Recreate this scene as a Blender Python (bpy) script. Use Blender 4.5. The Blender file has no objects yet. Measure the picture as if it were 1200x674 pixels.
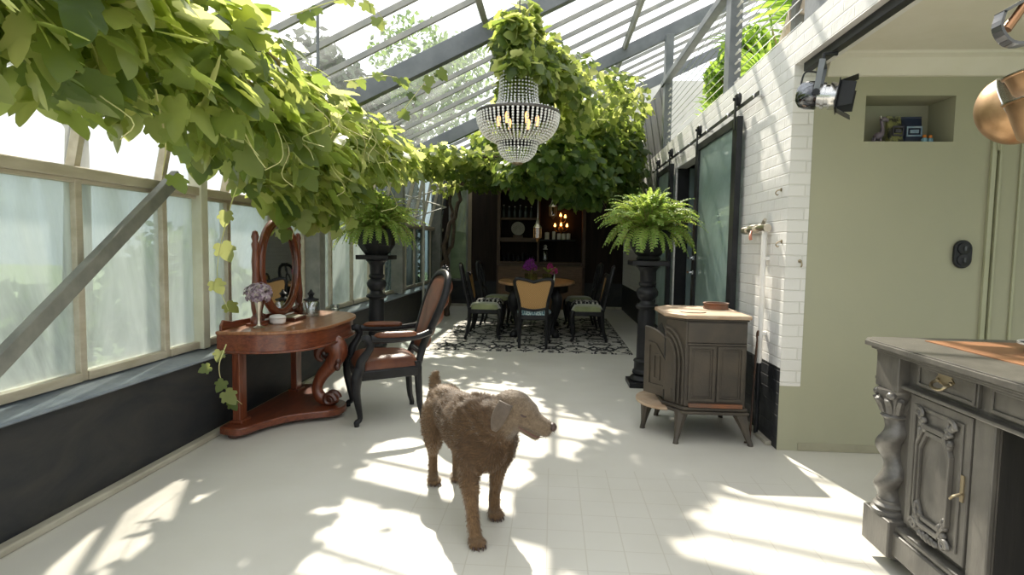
import bpy, bmesh, math, random
import numpy as np
from mathutils import Vector, Matrix, Euler
random.seed(7)
RNG = np.random.default_rng(11)
SC = bpy.context.scene
COL = SC.collection
PI = math.pi
R = math.radians

# ------------------------------------------------------------------ materials
def _nt(name):
    m = bpy.data.materials.new(name)
    m.use_nodes = True
    nt = m.node_tree
    nt.nodes.clear()
    out = nt.nodes.new('ShaderNodeOutputMaterial')
    return m, nt, out

def node(nt, typ, **kw):
    n = nt.nodes.new(typ)
    for k, v in kw.items():
        if k in n.inputs:
            n.inputs[k].default_value = v
        else:
            setattr(n, k, v)
    return n

def coords(nt, stretch=(1, 1, 1), kind='Object', rot=(0, 0, 0)):
    tc = node(nt, 'ShaderNodeTexCoord')
    mp = node(nt, 'ShaderNodeMapping')
    mp.inputs['Scale'].default_value = stretch
    mp.inputs['Rotation'].default_value = rot
    nt.links.new(tc.outputs[kind], mp.inputs['Vector'])
    return mp.outputs['Vector']

def c4(c):
    return (c[0], c[1], c[2], 1.0)

def ramp(nt, fac, stops):
    r = node(nt, 'ShaderNodeValToRGB')
    el = r.color_ramp.elements
    while len(el) < len(stops):
        el.new(0.5)
    for e, (p, c) in zip(el, stops):
        e.position = p
        e.color = c4(c)
    nt.links.new(fac, r.inputs['Fac'])
    return r.outputs['Color']

def noise(nt, vec, scale, detail=4, rough=0.55, dist=0.0):
    n = node(nt, 'ShaderNodeTexNoise')
    n.inputs['Scale'].default_value = scale
    n.inputs['Detail'].default_value = detail
    n.inputs['Roughness'].default_value = rough
    n.inputs['Distortion'].default_value = dist
    nt.links.new(vec, n.inputs['Vector'])
    return n.outputs['Fac']

def M(name, c1, c2=None, rough=0.5, metal=0.0, scale=6, stretch=(1, 1, 1), detail=4, dist=0.0,
      bump=0.0, bscale=40, lo=0.35, hi=0.65, spec=0.5, coat=0.0, emit=None, estr=0.0, trans=0.0, sheen=0.0):
    m, nt, out = _nt(name)
    p = node(nt, 'ShaderNodeBsdfPrincipled')
    p.inputs['Roughness'].default_value = rough
    p.inputs['Metallic'].default_value = metal
    p.inputs['Specular IOR Level'].default_value = spec
    p.inputs['Coat Weight'].default_value = coat
    p.inputs['Transmission Weight'].default_value = trans
    p.inputs['Sheen Weight'].default_value = sheen
    v = coords(nt, stretch)
    if c2 is None:
        c2 = tuple(x * 0.82 for x in c1)
    f = noise(nt, v, scale, detail, 0.6, dist)
    col = ramp(nt, f, [(lo, c1), (hi, c2)])
    nt.links.new(col, p.inputs['Base Color'])
    if bump:
        b = node(nt, 'ShaderNodeBump')
        b.inputs['Strength'].default_value = bump
        b.inputs['Distance'].default_value = 0.01
        nt.links.new(noise(nt, v, bscale, 5), b.inputs['Height'])
        nt.links.new(b.outputs['Normal'], p.inputs['Normal'])
    if emit:
        p.inputs['Emission Color'].default_value = c4(emit)
        p.inputs['Emission Strength'].default_value = estr
    nt.links.new(p.outputs['BSDF'], out.inputs['Surface'])
    return m

def leaf_mat(name, cols, tcols, mix=0.5, rough=0.45):
    """leaf: glossy upper face plus light coming through; tint differs from leaf to leaf"""
    m, nt, out = _nt(name)
    g = node(nt, 'ShaderNodeNewGeometry')
    rnd = g.outputs['Random Per Island']
    c = ramp(nt, rnd, [(i / (len(cols) - 1), k) for i, k in enumerate(cols)])
    t = ramp(nt, rnd, [(i / (len(tcols) - 1), k) for i, k in enumerate(tcols)])
    p = node(nt, 'ShaderNodeBsdfPrincipled')
    p.inputs['Roughness'].default_value = rough
    p.inputs['Specular IOR Level'].default_value = 0.35
    nt.links.new(c, p.inputs['Base Color'])
    tr = node(nt, 'ShaderNodeBsdfTranslucent')
    nt.links.new(t, tr.inputs['Color'])
    mx = node(nt, 'ShaderNodeMixShader')
    mx.inputs['Fac'].default_value = mix
    nt.links.new(p.outputs['BSDF'], mx.inputs[1])
    nt.links.new(tr.outputs['BSDF'], mx.inputs[2])
    nt.links.new(mx.outputs['Shader'], out.inputs['Surface'])
    return m

def glass_mat(name, tint=(1, 1, 1), film=(0.8, 0.85, 0.85), f_lo=0.05, f_hi=0.2, scale=2.0, stretch=(1, 1, 1), gloss=0.06, dist=1.0, lo=0.35, hi=0.7, rough=0.03):
    """thin pane: clear, partly covered by a whitish film of dust that scatters light"""
    m, nt, out = _nt(name)
    tr = node(nt, 'ShaderNodeBsdfTransparent'); tr.inputs['Color'].default_value = c4(tint)
    tl = node(nt, 'ShaderNodeBsdfTranslucent'); tl.inputs['Color'].default_value = c4(film)
    df = node(nt, 'ShaderNodeBsdfDiffuse'); df.inputs['Color'].default_value = c4(film)
    gl = node(nt, 'ShaderNodeBsdfGlossy'); gl.inputs['Roughness'].default_value = rough
    v = coords(nt, stretch)
    f = noise(nt, v, scale, 6, 0.6, dist)
    mr = node(nt, 'ShaderNodeMapRange')
    mr.inputs['From Min'].default_value = lo; mr.inputs['From Max'].default_value = hi
    mr.inputs['To Min'].default_value = f_lo; mr.inputs['To Max'].default_value = f_hi
    nt.links.new(f, mr.inputs['Value'])
    fm = node(nt, 'ShaderNodeMixShader'); fm.inputs['Fac'].default_value = 0.3
    nt.links.new(tl.outputs['BSDF'], fm.inputs[1]); nt.links.new(df.outputs['BSDF'], fm.inputs[2])
    m1 = node(nt, 'ShaderNodeMixShader')
    nt.links.new(mr.outputs['Result'], m1.inputs['Fac'])
    nt.links.new(tr.outputs['BSDF'], m1.inputs[1]); nt.links.new(fm.outputs['Shader'], m1.inputs[2])
    m2 = node(nt, 'ShaderNodeMixShader'); m2.inputs['Fac'].default_value = gloss
    nt.links.new(m1.outputs['Shader'], m2.inputs[1]); nt.links.new(gl.outputs['BSDF'], m2.inputs[2])
    nt.links.new(m2.outputs['Shader'], out.inputs['Surface'])
    return m

def clear_glass(name, tint=(0.93, 0.97, 0.96), gloss=0.12):
    return glass_mat(name, tint, (0.8, 0.8, 0.8), 0.0, 0.04, gloss=gloss)

# ------------------------------------------------------------------ mesh builder
def V(*a):
    return Vector(a if len(a) > 1 else a[0])

def catmull(pts, n):
    """n samples through the control rows (any width)"""
    P = np.array(pts, float)
    k = len(P)
    Q = np.vstack([2 * P[0] - P[1], P, 2 * P[-1] - P[-2]])
    out = []
    for t in np.linspace(0, k - 1, n):
        i = min(int(t), k - 2); u = t - i
        a, b, c, d = Q[i], Q[i + 1], Q[i + 2], Q[i + 3]
        out.append(0.5 * (2 * b + (c - a) * u + (2 * a - 5 * b + 4 * c - d) * u * u + (3 * b - a - 3 * c + d) * u ** 3))
    return np.array(out)

class MB:
    def __init__(s):
        s.v = []; s.f = []
    def add(s, vs, fs):
        b = len(s.v)
        s.v.extend([tuple(map(float, p)) for p in vs])
        s.f.extend([tuple(b + i for i in f) for f in fs])
        return s
    def box(s, lo, hi, rz=0, rx=0, ry=0, pivot=None):
        x0, y0, z0 = lo; x1, y1, z1 = hi
        vs = [V(x, y, z) for z in (z0, z1) for y in (y0, y1) for x in (x0, x1)]
        if rz or rx or ry:
            c = V(pivot) if pivot is not None else (V(lo) + V(hi)) / 2
            m = Euler((rx, ry, rz)).to_matrix()
            vs = [c + m @ (p - c) for p in vs]
        return s.add(vs, [(0, 2, 3, 1), (4, 5, 7, 6), (0, 1, 5, 4), (2, 6, 7, 3), (0, 4, 6, 2), (1, 3, 7, 5)])
    def beam(s, a, b, w, h, up=(0, 0, 1)):
        a, b = V(a), V(b); d = (b - a).normalized()
        u = V(up); r = d.cross(u)
        if r.length < 1e-5:
            r = d.cross(V(1, 0, 0))
        r.normalize(); u = r.cross(d).normalized()
        vs = [p + r * (sx * w / 2) + u * (sz * h / 2) for p in (a, b) for sx, sz in ((-1, -1), (1, -1), (1, 1), (-1, 1))]
        return s.add(vs, [(0, 1, 2, 3), (7, 6, 5, 4), (0, 4, 5, 1), (1, 5, 6, 2), (2, 6, 7, 3), (3, 7, 4, 0)])
    def tube(s, pts, rad, seg=10, n=None, sx=1.0, sy=1.0, cap=True, twist=0.0, lobes=0, lobe=0.0, up=(0, 0, 1)):
        P = np.array(pts, float)
        rr = np.array([rad] * len(P) if np.isscalar(rad) else rad, float)
        if n:
            Q = catmull(np.hstack([P, rr[:, None]]), n); P, rr = Q[:, :3], Q[:, 3]
        k = len(P); vs = []; ref = None
        for i in range(k):
            t = V(P[min(i + 1, k - 1)]) - V(P[max(i - 1, 0)])
            if t.length < 1e-9: t = V(0, 0, 1)
            t.normalize()
            if ref is None:
                ref = V(up) - t * V(up).dot(t)
                if ref.length < 0.05: ref = V(0, 1, 0) - t * t.y
                if ref.length < 0.05: ref = V(1, 0, 0) - t * t.x
            else:
                ref = ref - t * ref.dot(t)
            ref.normalize(); sd = t.cross(ref)
            for j in range(seg):
                a = 2 * PI * j / seg + twist * i / max(1, k - 1)
                r_ = rr[i] * (1 + (lobe * math.cos(lobes * 2 * PI * j / seg) if lobes else 0))
                vs.append(V(P[i]) + ref * (math.cos(a) * r_ * sy) + sd * (math.sin(a) * r_ * sx))
        fs = [(i * seg + j, i * seg + (j + 1) % seg, (i + 1) * seg + (j + 1) % seg, (i + 1) * seg + j) for i in range(k - 1) for j in range(seg)]
        if cap:
            fs.append(tuple(range(seg - 1, -1, -1))); fs.append(tuple((k - 1) * seg + j for j in range(seg)))
        return s.add(vs, fs)
    def lathe(s, prof, c=(0, 0, 0), seg=24, sx=1.0, sy=1.0, flute=0, fa=0.0, rot=0.0, axis=None):
        """prof: (radius, height) rows"""
        vs = []; k = len(prof)
        m = V(0, 0, 1).rotation_difference(V(axis)).to_matrix() if axis is not None else None
        for r_, z in prof:
            for j in range(seg):
                a = 2 * PI * j / seg + rot
                q = r_ * (1 + fa * math.cos(flute * a)) if flute else r_
                p = V(q * math.cos(a) * sx, q * math.sin(a) * sy, z)
                vs.append((m @ p if m else p) + V(c))
        fs = [(i * seg + j, i * seg + (j + 1) % seg, (i + 1) * seg + (j + 1) % seg, (i + 1) * seg + j) for i in range(k - 1) for j in range(seg)]
        if prof[0][0] > 1e-6: fs.append(tuple(range(seg - 1, -1, -1)))
        if prof[-1][0] > 1e-6: fs.append(tuple((k - 1) * seg + j for j in range(seg)))
        return s.add(vs, fs)
    def ball(s, c, r, seg=12, rings=8, m=None):
        r = (r, r, r) if np.isscalar(r) else r
        vs = []; c = V(c)
        for i in range(rings + 1):
            t = PI * i / rings
            for j in range(seg):
                a = 2 * PI * j / seg
                p = V(r[0] * math.sin(t) * math.cos(a), r[1] * math.sin(t) * math.sin(a), -r[2] * math.cos(t))
                vs.append(c + (m @ p if m else p))
        fs = [(i * seg + j, i * seg + (j + 1) % seg, (i + 1) * seg + (j + 1) % seg, (i + 1) * seg + j) for i in range(rings) for j in range(seg)]
        return s.add(vs, fs)
    def prism(s, poly, z0, z1):
        """flat outline in x,y pulled up from z0 to z1"""
        n = len(poly)
        vs = [(x, y, z0) for x, y in poly] + [(x, y, z1) for x, y in poly]
        fs = [tuple(range(n - 1, -1, -1)), tuple(range(n, 2 * n))] + [(i, (i + 1) % n, n + (i + 1) % n, n + i) for i in range(n)]
        return s.add(vs, fs)
    def plate(s, poly, o, ux, uy, th):
        """flat outline laid in the plane (o, ux, uy), with thickness th along ux x uy"""
        o, ux, uy = V(o), V(ux).normalized(), V(uy).normalized(); nn = ux.cross(uy); n = len(poly)
        lo = [o + ux * a + uy * b for a, b in poly]
        vs = lo + [p + nn * th for p in lo]
        fs = [tuple(range(n - 1, -1, -1)), tuple(range(n, 2 * n))] + [(i, (i + 1) % n, n + (i + 1) % n, n + i) for i in range(n)]
        return s.add(vs, fs)
    def ring(s, outer, inner, o, ux, uy, th):
        """flat frame between two outlines of equal length"""
        o, ux, uy = V(o), V(ux).normalized(), V(uy).normalized(); nn = ux.cross(uy); n = len(outer)
        P = [o + ux * a + uy * b for a, b in outer] + [o + ux * a + uy * b for a, b in inner]
        vs = P + [p + nn * th for p in P]; fs = []
        for i in range(n):
            j = (i + 1) % n
            fs += [(j, i, n + i, n + j), (2 * n + i, 2 * n + j, 3 * n + j, 3 * n + i), (i, j, 2 * n + j, 2 * n + i), (n + j, n + i, 3 * n + i, 3 * n + j)]
        return s.add(vs, fs)
    def grid(s, fn, nu, nv, wrap=False):
        vs = [fn(i / nu, j / nv) for j in range(nv + 1) for i in range(nu + 1)]
        w = nu + 1
        return s.add(vs, [(j * w + i, j * w + i + 1, (j + 1) * w + i + 1, (j + 1) * w + i) for j in range(nv) for i in range(nu)])
    def build(s, name, mat, parent=None, smooth=40, bevel=0.0, bseg=2, solid=0.0, sub=0, label=None, kind=None):
        me = bpy.data.meshes.new(name)
        me.from_pydata(s.v, [], s.f)
        me.validate(verbose=False)
        if smooth:
            bm = bmesh.new(); bm.from_mesh(me)
            bmesh.ops.recalc_face_normals(bm, faces=bm.faces)
            bm.to_mesh(me); bm.free()
            me.polygons.foreach_set('use_smooth', [True] * len(me.polygons))
            me.set_sharp_from_angle(angle=R(smooth))
        me.materials.append(mat)
        o = bpy.data.objects.new(name, me)
        COL.objects.link(o)
        if parent is not None: o.parent = parent
        if solid:
            md = o.modifiers.new('solid', 'SOLIDIFY'); md.thickness = solid; md.offset = 0
        if bevel:
            md = o.modifiers.new('bevel', 'BEVEL'); md.width = bevel; md.segments = bseg; md.limit_method = 'ANGLE'; md.angle_limit = R(35)
        if sub:
            md = o.modifiers.new('sub', 'SUBSURF'); md.levels = sub; md.render_levels = sub
        if label: o['label'] = label
        if kind: o['kind'] = kind
        return o

def thing(name, label, cat, loc=(0, 0, 0), rz=0.0, group=None):
    o = bpy.data.objects.new(name, None)
    o.empty_display_size = 0.1
    COL.objects.link(o)
    o.location = loc; o.rotation_euler = (0, 0, rz)
    tag(o, label, cat, group)
    return o

def tag(o, label, cat, group=None, kind=None):
    o['label'] = label; o['category'] = cat
    if group: o['group'] = group
    if kind: o['kind'] = kind
    return o

def struct(name, label=None):
    o = bpy.data.objects.new(name, None)
    COL.objects.link(o)
    o['kind'] = 'structure'
    if label: o['label'] = label; o['category'] = name.split('_')[0]
    return o

def dup(root, loc, rz, label=None, group=None):
    """a copy of a thing with copies of its parts and their sub-parts"""
    r = root.copy(); COL.objects.link(r)
    r.location = loc; r.rotation_euler = (0, 0, rz)
    if label: r['label'] = label
    if group: r['group'] = group
    for ch in list(root.children):
        c = ch.copy(); COL.objects.link(c); c.parent = r
        for g in list(ch.children):
            d = g.copy(); COL.objects.link(d); d.parent = c
    return r

def ellipse(a, b, n, t0=0.0):
    return [(a * math.cos(t0 + 2 * PI * i / n), b * math.sin(t0 + 2 * PI * i / n)) for i in range(n)]
# ------------------------------------------------------------------ palette
STEEL = M('steel_blue_grey', (0.12, 0.135, 0.15), (0.19, 0.205, 0.22), rough=0.45, scale=3, bump=0.1)
BAR = M('glazing_bar_grey', (0.25, 0.255, 0.25), (0.36, 0.35, 0.32), rough=0.55, scale=4)
FRAMEW = M('window_frame_taupe', (0.42, 0.37, 0.27), (0.55, 0.50, 0.40), rough=0.6, scale=5, stretch=(3, 0.6, 3), bump=0.15)
POSTC = M('post_cream', (0.58, 0.57, 0.44), (0.66, 0.66, 0.55), rough=0.5)
POSTG = M('post_grey', (0.16, 0.165, 0.15), (0.25, 0.25, 0.22), rough=0.6)
DADO = M('dado_charcoal', (0.022, 0.025, 0.030), (0.046, 0.044, 0.042), rough=0.5, scale=2.2, stretch=(1, 0.6, 1.6), detail=8, dist=1.2, bump=0.25, bscale=9, spec=0.25)
SILL = M('sill_slate', (0.16, 0.19, 0.23), (0.26, 0.29, 0.33), rough=0.4, scale=5, bump=0.15)
SKIRT = M('skirting_stone', (0.50, 0.47, 0.38), (0.36, 0.33, 0.26), rough=0.7, scale=9, stretch=(1, .3, 1), bump=0.4, bscale=25)
GREEN = M('plaster_sage', (0.385, 0.375, 0.262), (0.365, 0.360, 0.255), rough=0.6, scale=1.5, bump=0.05)
CEILW = M('ceiling_cream', (0.72, 0.68, 0.58), (0.75, 0.71, 0.62), rough=0.7)
WHITEP = M('white_render', (0.80, 0.79, 0.76), (0.74, 0.73, 0.70), rough=0.7, bump=0.1)
BLACKM = M('black_metal', (0.014, 0.015, 0.017), (0.024, 0.025, 0.028), rough=0.4, spec=0.25)
BLACKW = M('black_lacquer', (0.012, 0.012, 0.013), (0.022, 0.022, 0.024), rough=0.36, spec=0.2)
BACKP = M('brown_black_panel', (0.020, 0.014, 0.012), (0.034, 0.024, 0.019), rough=0.7, spec=0.15, scale=3, stretch=(4, 4, .5))
OAK = M('dark_oak', (0.13, 0.078, 0.042), (0.075, 0.043, 0.022), rough=0.5, scale=4, stretch=(1, 6, 6), dist=1.5, bump=0.1)
OAKV = M('dark_oak_upright', (0.12, 0.072, 0.04), (0.07, 0.04, 0.022), rough=0.5, scale=4, stretch=(6, 6, 1), dist=1.5, bump=0.1)
MAHOG = M('mahogany', (0.20, 0.055, 0.022), (0.095, 0.022, 0.010), rough=0.3, scale=4, stretch=(10, 1, 16), dist=0.8, coat=0.3)
MAHOGV = M('mahogany_upright', (0.20, 0.055, 0.022), (0.10, 0.024, 0.011), rough=0.3, scale=5, stretch=(7, 7, 1), dist=1.6, coat=0.35)
MAHOGD = M('mahogany_carved', (0.10, 0.028, 0.013), (0.055, 0.015, 0.008), rough=0.35, scale=9, coat=0.3)
MAHOGT = M('mahogany_top_lit', (0.34, 0.15, 0.062), (0.20, 0.075, 0.03), rough=0.34, scale=4, stretch=(7, 1, 1), dist=1.6, coat=0.25)  # lighter copy of the mahogany, painting in the highlight on the top
TABLEW = M('table_top_wood', (0.55, 0.31, 0.15), (0.38, 0.19, 0.085), rough=0.32, scale=4, stretch=(1, 7, 1), dist=1.5, coat=0.2)
LEATHER = M('oxblood_leather', (0.155, 0.052, 0.021), (0.085, 0.026, 0.012), rough=0.40, scale=7, bump=0.15, bscale=120, spec=0.35)
VELVET = M('green_velvet', (0.17, 0.19, 0.085), (0.23, 0.25, 0.12), rough=0.8, sheen=0.5)
IRON = M('stove_cast_iron', (0.055, 0.047, 0.039), (0.088, 0.072, 0.054), rough=0.48, metal=0.35, scale=5, bump=0.12, bscale=60)
IRONTOP = M('stove_top_rusty', (0.36, 0.24, 0.15), (0.48, 0.37, 0.27), rough=0.55, scale=6, detail=7, metal=0.1)
RUST = M('stove_rust', (0.25, 0.085, 0.03), (0.11, 0.07, 0.05), rough=0.6, scale=5, detail=7)
GREYW = M('grey_painted_wood', (0.085, 0.079, 0.070), (0.125, 0.116, 0.102), rough=0.36, scale=6, stretch=(3, 3, 1), coat=0.15, bump=0.08)
GREYD = M('grey_carved_wood', (0.075, 0.07, 0.064), (0.16, 0.15, 0.135), rough=0.36, scale=14, coat=0.15)
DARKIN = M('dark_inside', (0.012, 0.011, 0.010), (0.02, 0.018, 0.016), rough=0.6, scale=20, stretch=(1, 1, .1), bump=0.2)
BRASS = M('aged_brass', (0.44, 0.37, 0.25), (0.28, 0.23, 0.15), rough=0.35, metal=0.9)
CHROME = M('bright_steel', (0.72, 0.72, 0.72), (0.55, 0.55, 0.56), rough=0.2, metal=1.0)
SILVER = M('tarnished_silver', (0.72, 0.66, 0.56), (0.52, 0.47, 0.39), rough=0.28, metal=0.9)
COPPER = M('worn_copper', (0.62, 0.30, 0.15), (0.40, 0.22, 0.12), rough=0.34, metal=0.9, scale=7, detail=6)
COPPERB = M('hammered_copper', (0.56, 0.36, 0.20), (0.34, 0.20, 0.10), rough=0.38, metal=0.85, scale=9, detail=6)
CERAMIC = M('white_ceramic', (0.80, 0.78, 0.74), (0.74, 0.72, 0.68), rough=0.25)
POT = M('dark_planter', (0.010, 0.011, 0.012), (0.02, 0.02, 0.02), rough=0.5, spec=0.2)
BARK = M('vine_bark', (0.12, 0.085, 0.055), (0.06, 0.042, 0.03), rough=0.8, scale=8, stretch=(5, 5, 1), bump=0.5)
CANE = M('young_vine_cane', (0.34, 0.22, 0.10), (0.30, 0.27, 0.10), rough=0.6)
TENDRIL = M('pale_tendril', (0.55, 0.58, 0.22), (0.48, 0.42, 0.2), rough=0.6)
WAX = M('white_wax', (0.85, 0.80, 0.70), (0.8, 0.74, 0.62), rough=0.5)
GLASSC = clear_glass('clear_glass')
GLASSJ = clear_glass('jar_glass', (0.82, 0.86, 0.85), 0.22)
GLASSG = clear_glass('green_vase_glass', (0.78, 0.84, 0.66), 0.15)
MIRROR = M('mirror_silvering', (0.80, 0.82, 0.82), (0.78, 0.80, 0.80), rough=0.02, metal=1.0)
PANE = glass_mat('dusty_pane', (0.82, 0.87, 0.86), (0.80, 0.84, 0.83), 0.28, 0.78, scale=1.1, stretch=(1, 1.4, 0.5), gloss=0.05, dist=2.2, lo=0.3, hi=0.72)
PANED = glass_mat('darkened_far_pane', (0.55, 0.64, 0.64), (0.34, 0.40, 0.42), 0.15, 0.5, scale=1.1, stretch=(1, 1.4, 0.5), gloss=0.05, dist=2.2)  # far panes coloured darker to dim the dining end
PANER = glass_mat('dusty_roof_pane', (0.97, 0.98, 0.98), (0.86, 0.88, 0.88), 0.04, 0.22, scale=1.6, gloss=0.03, dist=1.0)
PANEU = glass_mat('hazy_upper_pane', (0.95, 0.96, 0.96), (0.84, 0.86, 0.86), 0.2, 0.6, scale=2.0, gloss=0.03, dist=1.0)
DOORGL = glass_mat('sea_green_door_glass', (0.74, 0.86, 0.84), (0.72, 0.82, 0.80), 0.42, 0.80, scale=1.3, gloss=0.2, dist=0.5)
TEAL = M('blue_grey_paint', (0.12, 0.17, 0.18), (0.15, 0.20, 0.21), rough=0.5)
LEAF = leaf_mat('grape_leaf', [(0.04, 0.075, 0.024), (0.065, 0.11, 0.035), (0.10, 0.155, 0.05), (0.17, 0.215, 0.08)],
                [(0.30, 0.40, 0.07), (0.50, 0.60, 0.12), (0.74, 0.80, 0.22), (0.86, 0.88, 0.34)], 0.56, 0.30)
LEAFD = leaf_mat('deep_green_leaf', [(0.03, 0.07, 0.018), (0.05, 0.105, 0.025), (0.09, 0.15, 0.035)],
                 [(0.22, 0.33, 0.05), (0.40, 0.52, 0.09), (0.64, 0.72, 0.18)], 0.42, 0.38)  # less translucent so the leaf cover dims the dining end
FERN = leaf_mat('fern_frond', [(0.13, 0.22, 0.045), (0.19, 0.30, 0.07), (0.27, 0.37, 0.10)],
                [(0.34, 0.50, 0.07), (0.50, 0.64, 0.12), (0.62, 0.72, 0.18)], 0.45, 0.5)
TREEL = leaf_mat('tree_leaf', [(0.06, 0.12, 0.035), (0.10, 0.17, 0.06), (0.15, 0.22, 0.08)],
                 [(0.2, 0.32, 0.08), (0.3, 0.42, 0.12)], 0.4, 0.6)
PALML = leaf_mat('palm_leaf', [(0.10, 0.22, 0.03), (0.17, 0.30, 0.05)], [(0.35, 0.55, 0.06), (0.5, 0.68, 0.12)], 0.5, 0.5)

def brick_mat(name, paint, mortar, sc=1.0, axis='yz'):
    """painted bricks: courses 65 mm high, joints only pressed in and slightly darker"""
    m, nt, out = _nt(name)
    tc = node(nt, 'ShaderNodeTexCoord')
    sep = node(nt, 'ShaderNodeSeparateXYZ'); cmb = node(nt, 'ShaderNodeCombineXYZ')
    nt.links.new(tc.outputs['Object'], sep.inputs[0])
    nt.links.new(sep.outputs['Y' if axis == 'yz' else 'X'], cmb.inputs['X'])
    nt.links.new(sep.outputs['Z'], cmb.inputs['Y'])
    b = node(nt, 'ShaderNodeTexBrick')
    b.inputs['Scale'].default_value = 1.0
    b.inputs['Brick Width'].default_value = 0.235
    b.inputs['Row Height'].default_value = 0.072
    b.inputs['Mortar Size'].default_value = 0.005
    b.inputs['Mortar Smooth'].default_value = 0.6
    b.inputs['Color1'].default_value = c4(paint); b.inputs['Color2'].default_value = c4(tuple(x * 0.93 for x in paint))
    b.inputs['Mortar'].default_value = c4(mortar)
    nt.links.new(cmb.outputs[0], b.inputs['Vector'])
    p = node(nt, 'ShaderNodeBsdfPrincipled'); p.inputs['Roughness'].default_value = 0.5
    nt.links.new(b.outputs['Color'], p.inputs['Base Color'])
    ns = noise(nt, tc.outputs['Object'], 9, 6)
    ma = node(nt, 'ShaderNodeMath', operation='MULTIPLY_ADD')
    nt.links.new(b.outputs['Fac'], ma.inputs[0]); ma.inputs[1].default_value = -1.0
    nt.links.new(ns, ma.inputs[2])
    bp = node(nt, 'ShaderNodeBump'); bp.inputs['Strength'].default_value = 0.55; bp.inputs['Distance'].default_value = 0.012
    nt.links.new(ma.outputs[0], bp.inputs['Height']); nt.links.new(bp.outputs['Normal'], p.inputs['Normal'])
    nt.links.new(p.outputs['BSDF'], out.inputs['Surface'])
    return m
BRICK = brick_mat('white_painted_brick', (0.82, 0.81, 0.79), (0.72, 0.70, 0.67))
BRICKX = brick_mat('white_painted_brick_end', (0.76, 0.74, 0.70), (0.68, 0.66, 0.61), axis='xz')
BRICKB = brick_mat('black_painted_brick', (0.018, 0.02, 0.023), (0.012, 0.012, 0.014))

def floor_mat():
    m, nt, out = _nt('floor_pale_screed')
    tc = node(nt, 'ShaderNodeTexCoord'); v = tc.outputs['Object']
    p = node(nt, 'ShaderNodeBsdfPrincipled')
    n1 = noise(nt, v, 1.3, 5); col = ramp(nt, n1, [(0.3, (0.575, 0.55, 0.49)), (0.7, (0.64, 0.62, 0.565))])
    b = node(nt, 'ShaderNodeTexBrick'); b.offset = 0.0
    b.inputs['Scale'].default_value = 1; b.inputs['Brick Width'].default_value = 0.16; b.inputs['Row Height'].default_value = 0.16
    b.inputs['Mortar Size'].default_value = 0.003; b.inputs['Mortar Smooth'].default_value = 0.5
    nt.links.new(v, b.inputs['Vector'])
    sep = node(nt, 'ShaderNodeSeparateXYZ'); nt.links.new(v, sep.inputs[0])
    def step(sock, thr, sign):
        k = node(nt, 'ShaderNodeMath', operation='GREATER_THAN' if sign > 0 else 'LESS_THAN')
        nt.links.new(sock, k.inputs[0]); k.inputs[1].default_value = thr
        return k.outputs[0]
    def mul(a, c):
        k = node(nt, 'ShaderNodeMath', operation='MULTIPLY'); nt.links.new(a, k.inputs[0]); nt.links.new(c, k.inputs[1]); return k.outputs[0]
    mask = mul(mul(step(sep.outputs['X'], -0.65, 1), step(sep.outputs['Y'], 3.30, -1)), step(sep.outputs['X'], 1.3, -1))
    grid = mul(b.outputs['Fac'], mask)
    mx = node(nt, 'ShaderNodeMix', data_type='RGBA')
    sc_ = node(nt, 'ShaderNodeMath', operation='MULTIPLY'); nt.links.new(grid, sc_.inputs[0]); sc_.inputs[1].default_value = 0.35
    nt.links.new(sc_.outputs[0], mx.inputs['Factor']); nt.links.new(col, mx.inputs[6]); mx.inputs[7].default_value = (0.38, 0.33, 0.25, 1)
    nt.links.new(mx.outputs[2], p.inputs['Base Color'])
    rr = node(nt, 'ShaderNodeMapRange'); nt.links.new(noise(nt, v, 3, 5), rr.inputs['Value'])
    rr.inputs['To Min'].default_value = 0.22; rr.inputs['To Max'].default_value = 0.5
    nt.links.new(rr.outputs['Result'], p.inputs['Roughness'])
    ad = node(nt, 'ShaderNodeMath', operation='MULTIPLY_ADD'); nt.links.new(grid, ad.inputs[0]); ad.inputs[1].default_value = -0.6
    nt.links.new(noise(nt, v, 6, 6), ad.inputs[2])
    bp = node(nt, 'ShaderNodeBump'); bp.inputs['Strength'].default_value = 0.12; bp.inputs['Distance'].default_value = 0.01
    nt.links.new(ad.outputs[0], bp.inputs['Height']); nt.links.new(bp.outputs['Normal'], p.inputs['Normal'])
    nt.links.new(p.outputs['BSDF'], out.inputs['Surface'])
    return m
FLOORM = floor_mat()

def cane_mat():
    m, nt, out = _nt('woven_cane')
    v = coords(nt, (1, 1, 1))
    p = node(nt, 'ShaderNodeBsdfPrincipled'); p.inputs['Roughness'].default_value = 0.6
    ch = node(nt, 'ShaderNodeTexChecker'); ch.inputs['Scale'].default_value = 90
    ch.inputs['Color1'].default_value = (0.52, 0.31, 0.12, 1); ch.inputs['Color2'].default_value = (0.36, 0.19, 0.06, 1)
    nt.links.new(v, ch.inputs['Vector']); nt.links.new(ch.outputs['Color'], p.inputs['Base Color'])
    nt.links.new(p.outputs['BSDF'], out.inputs['Surface'])
    return m
CANEW = cane_mat()

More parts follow.
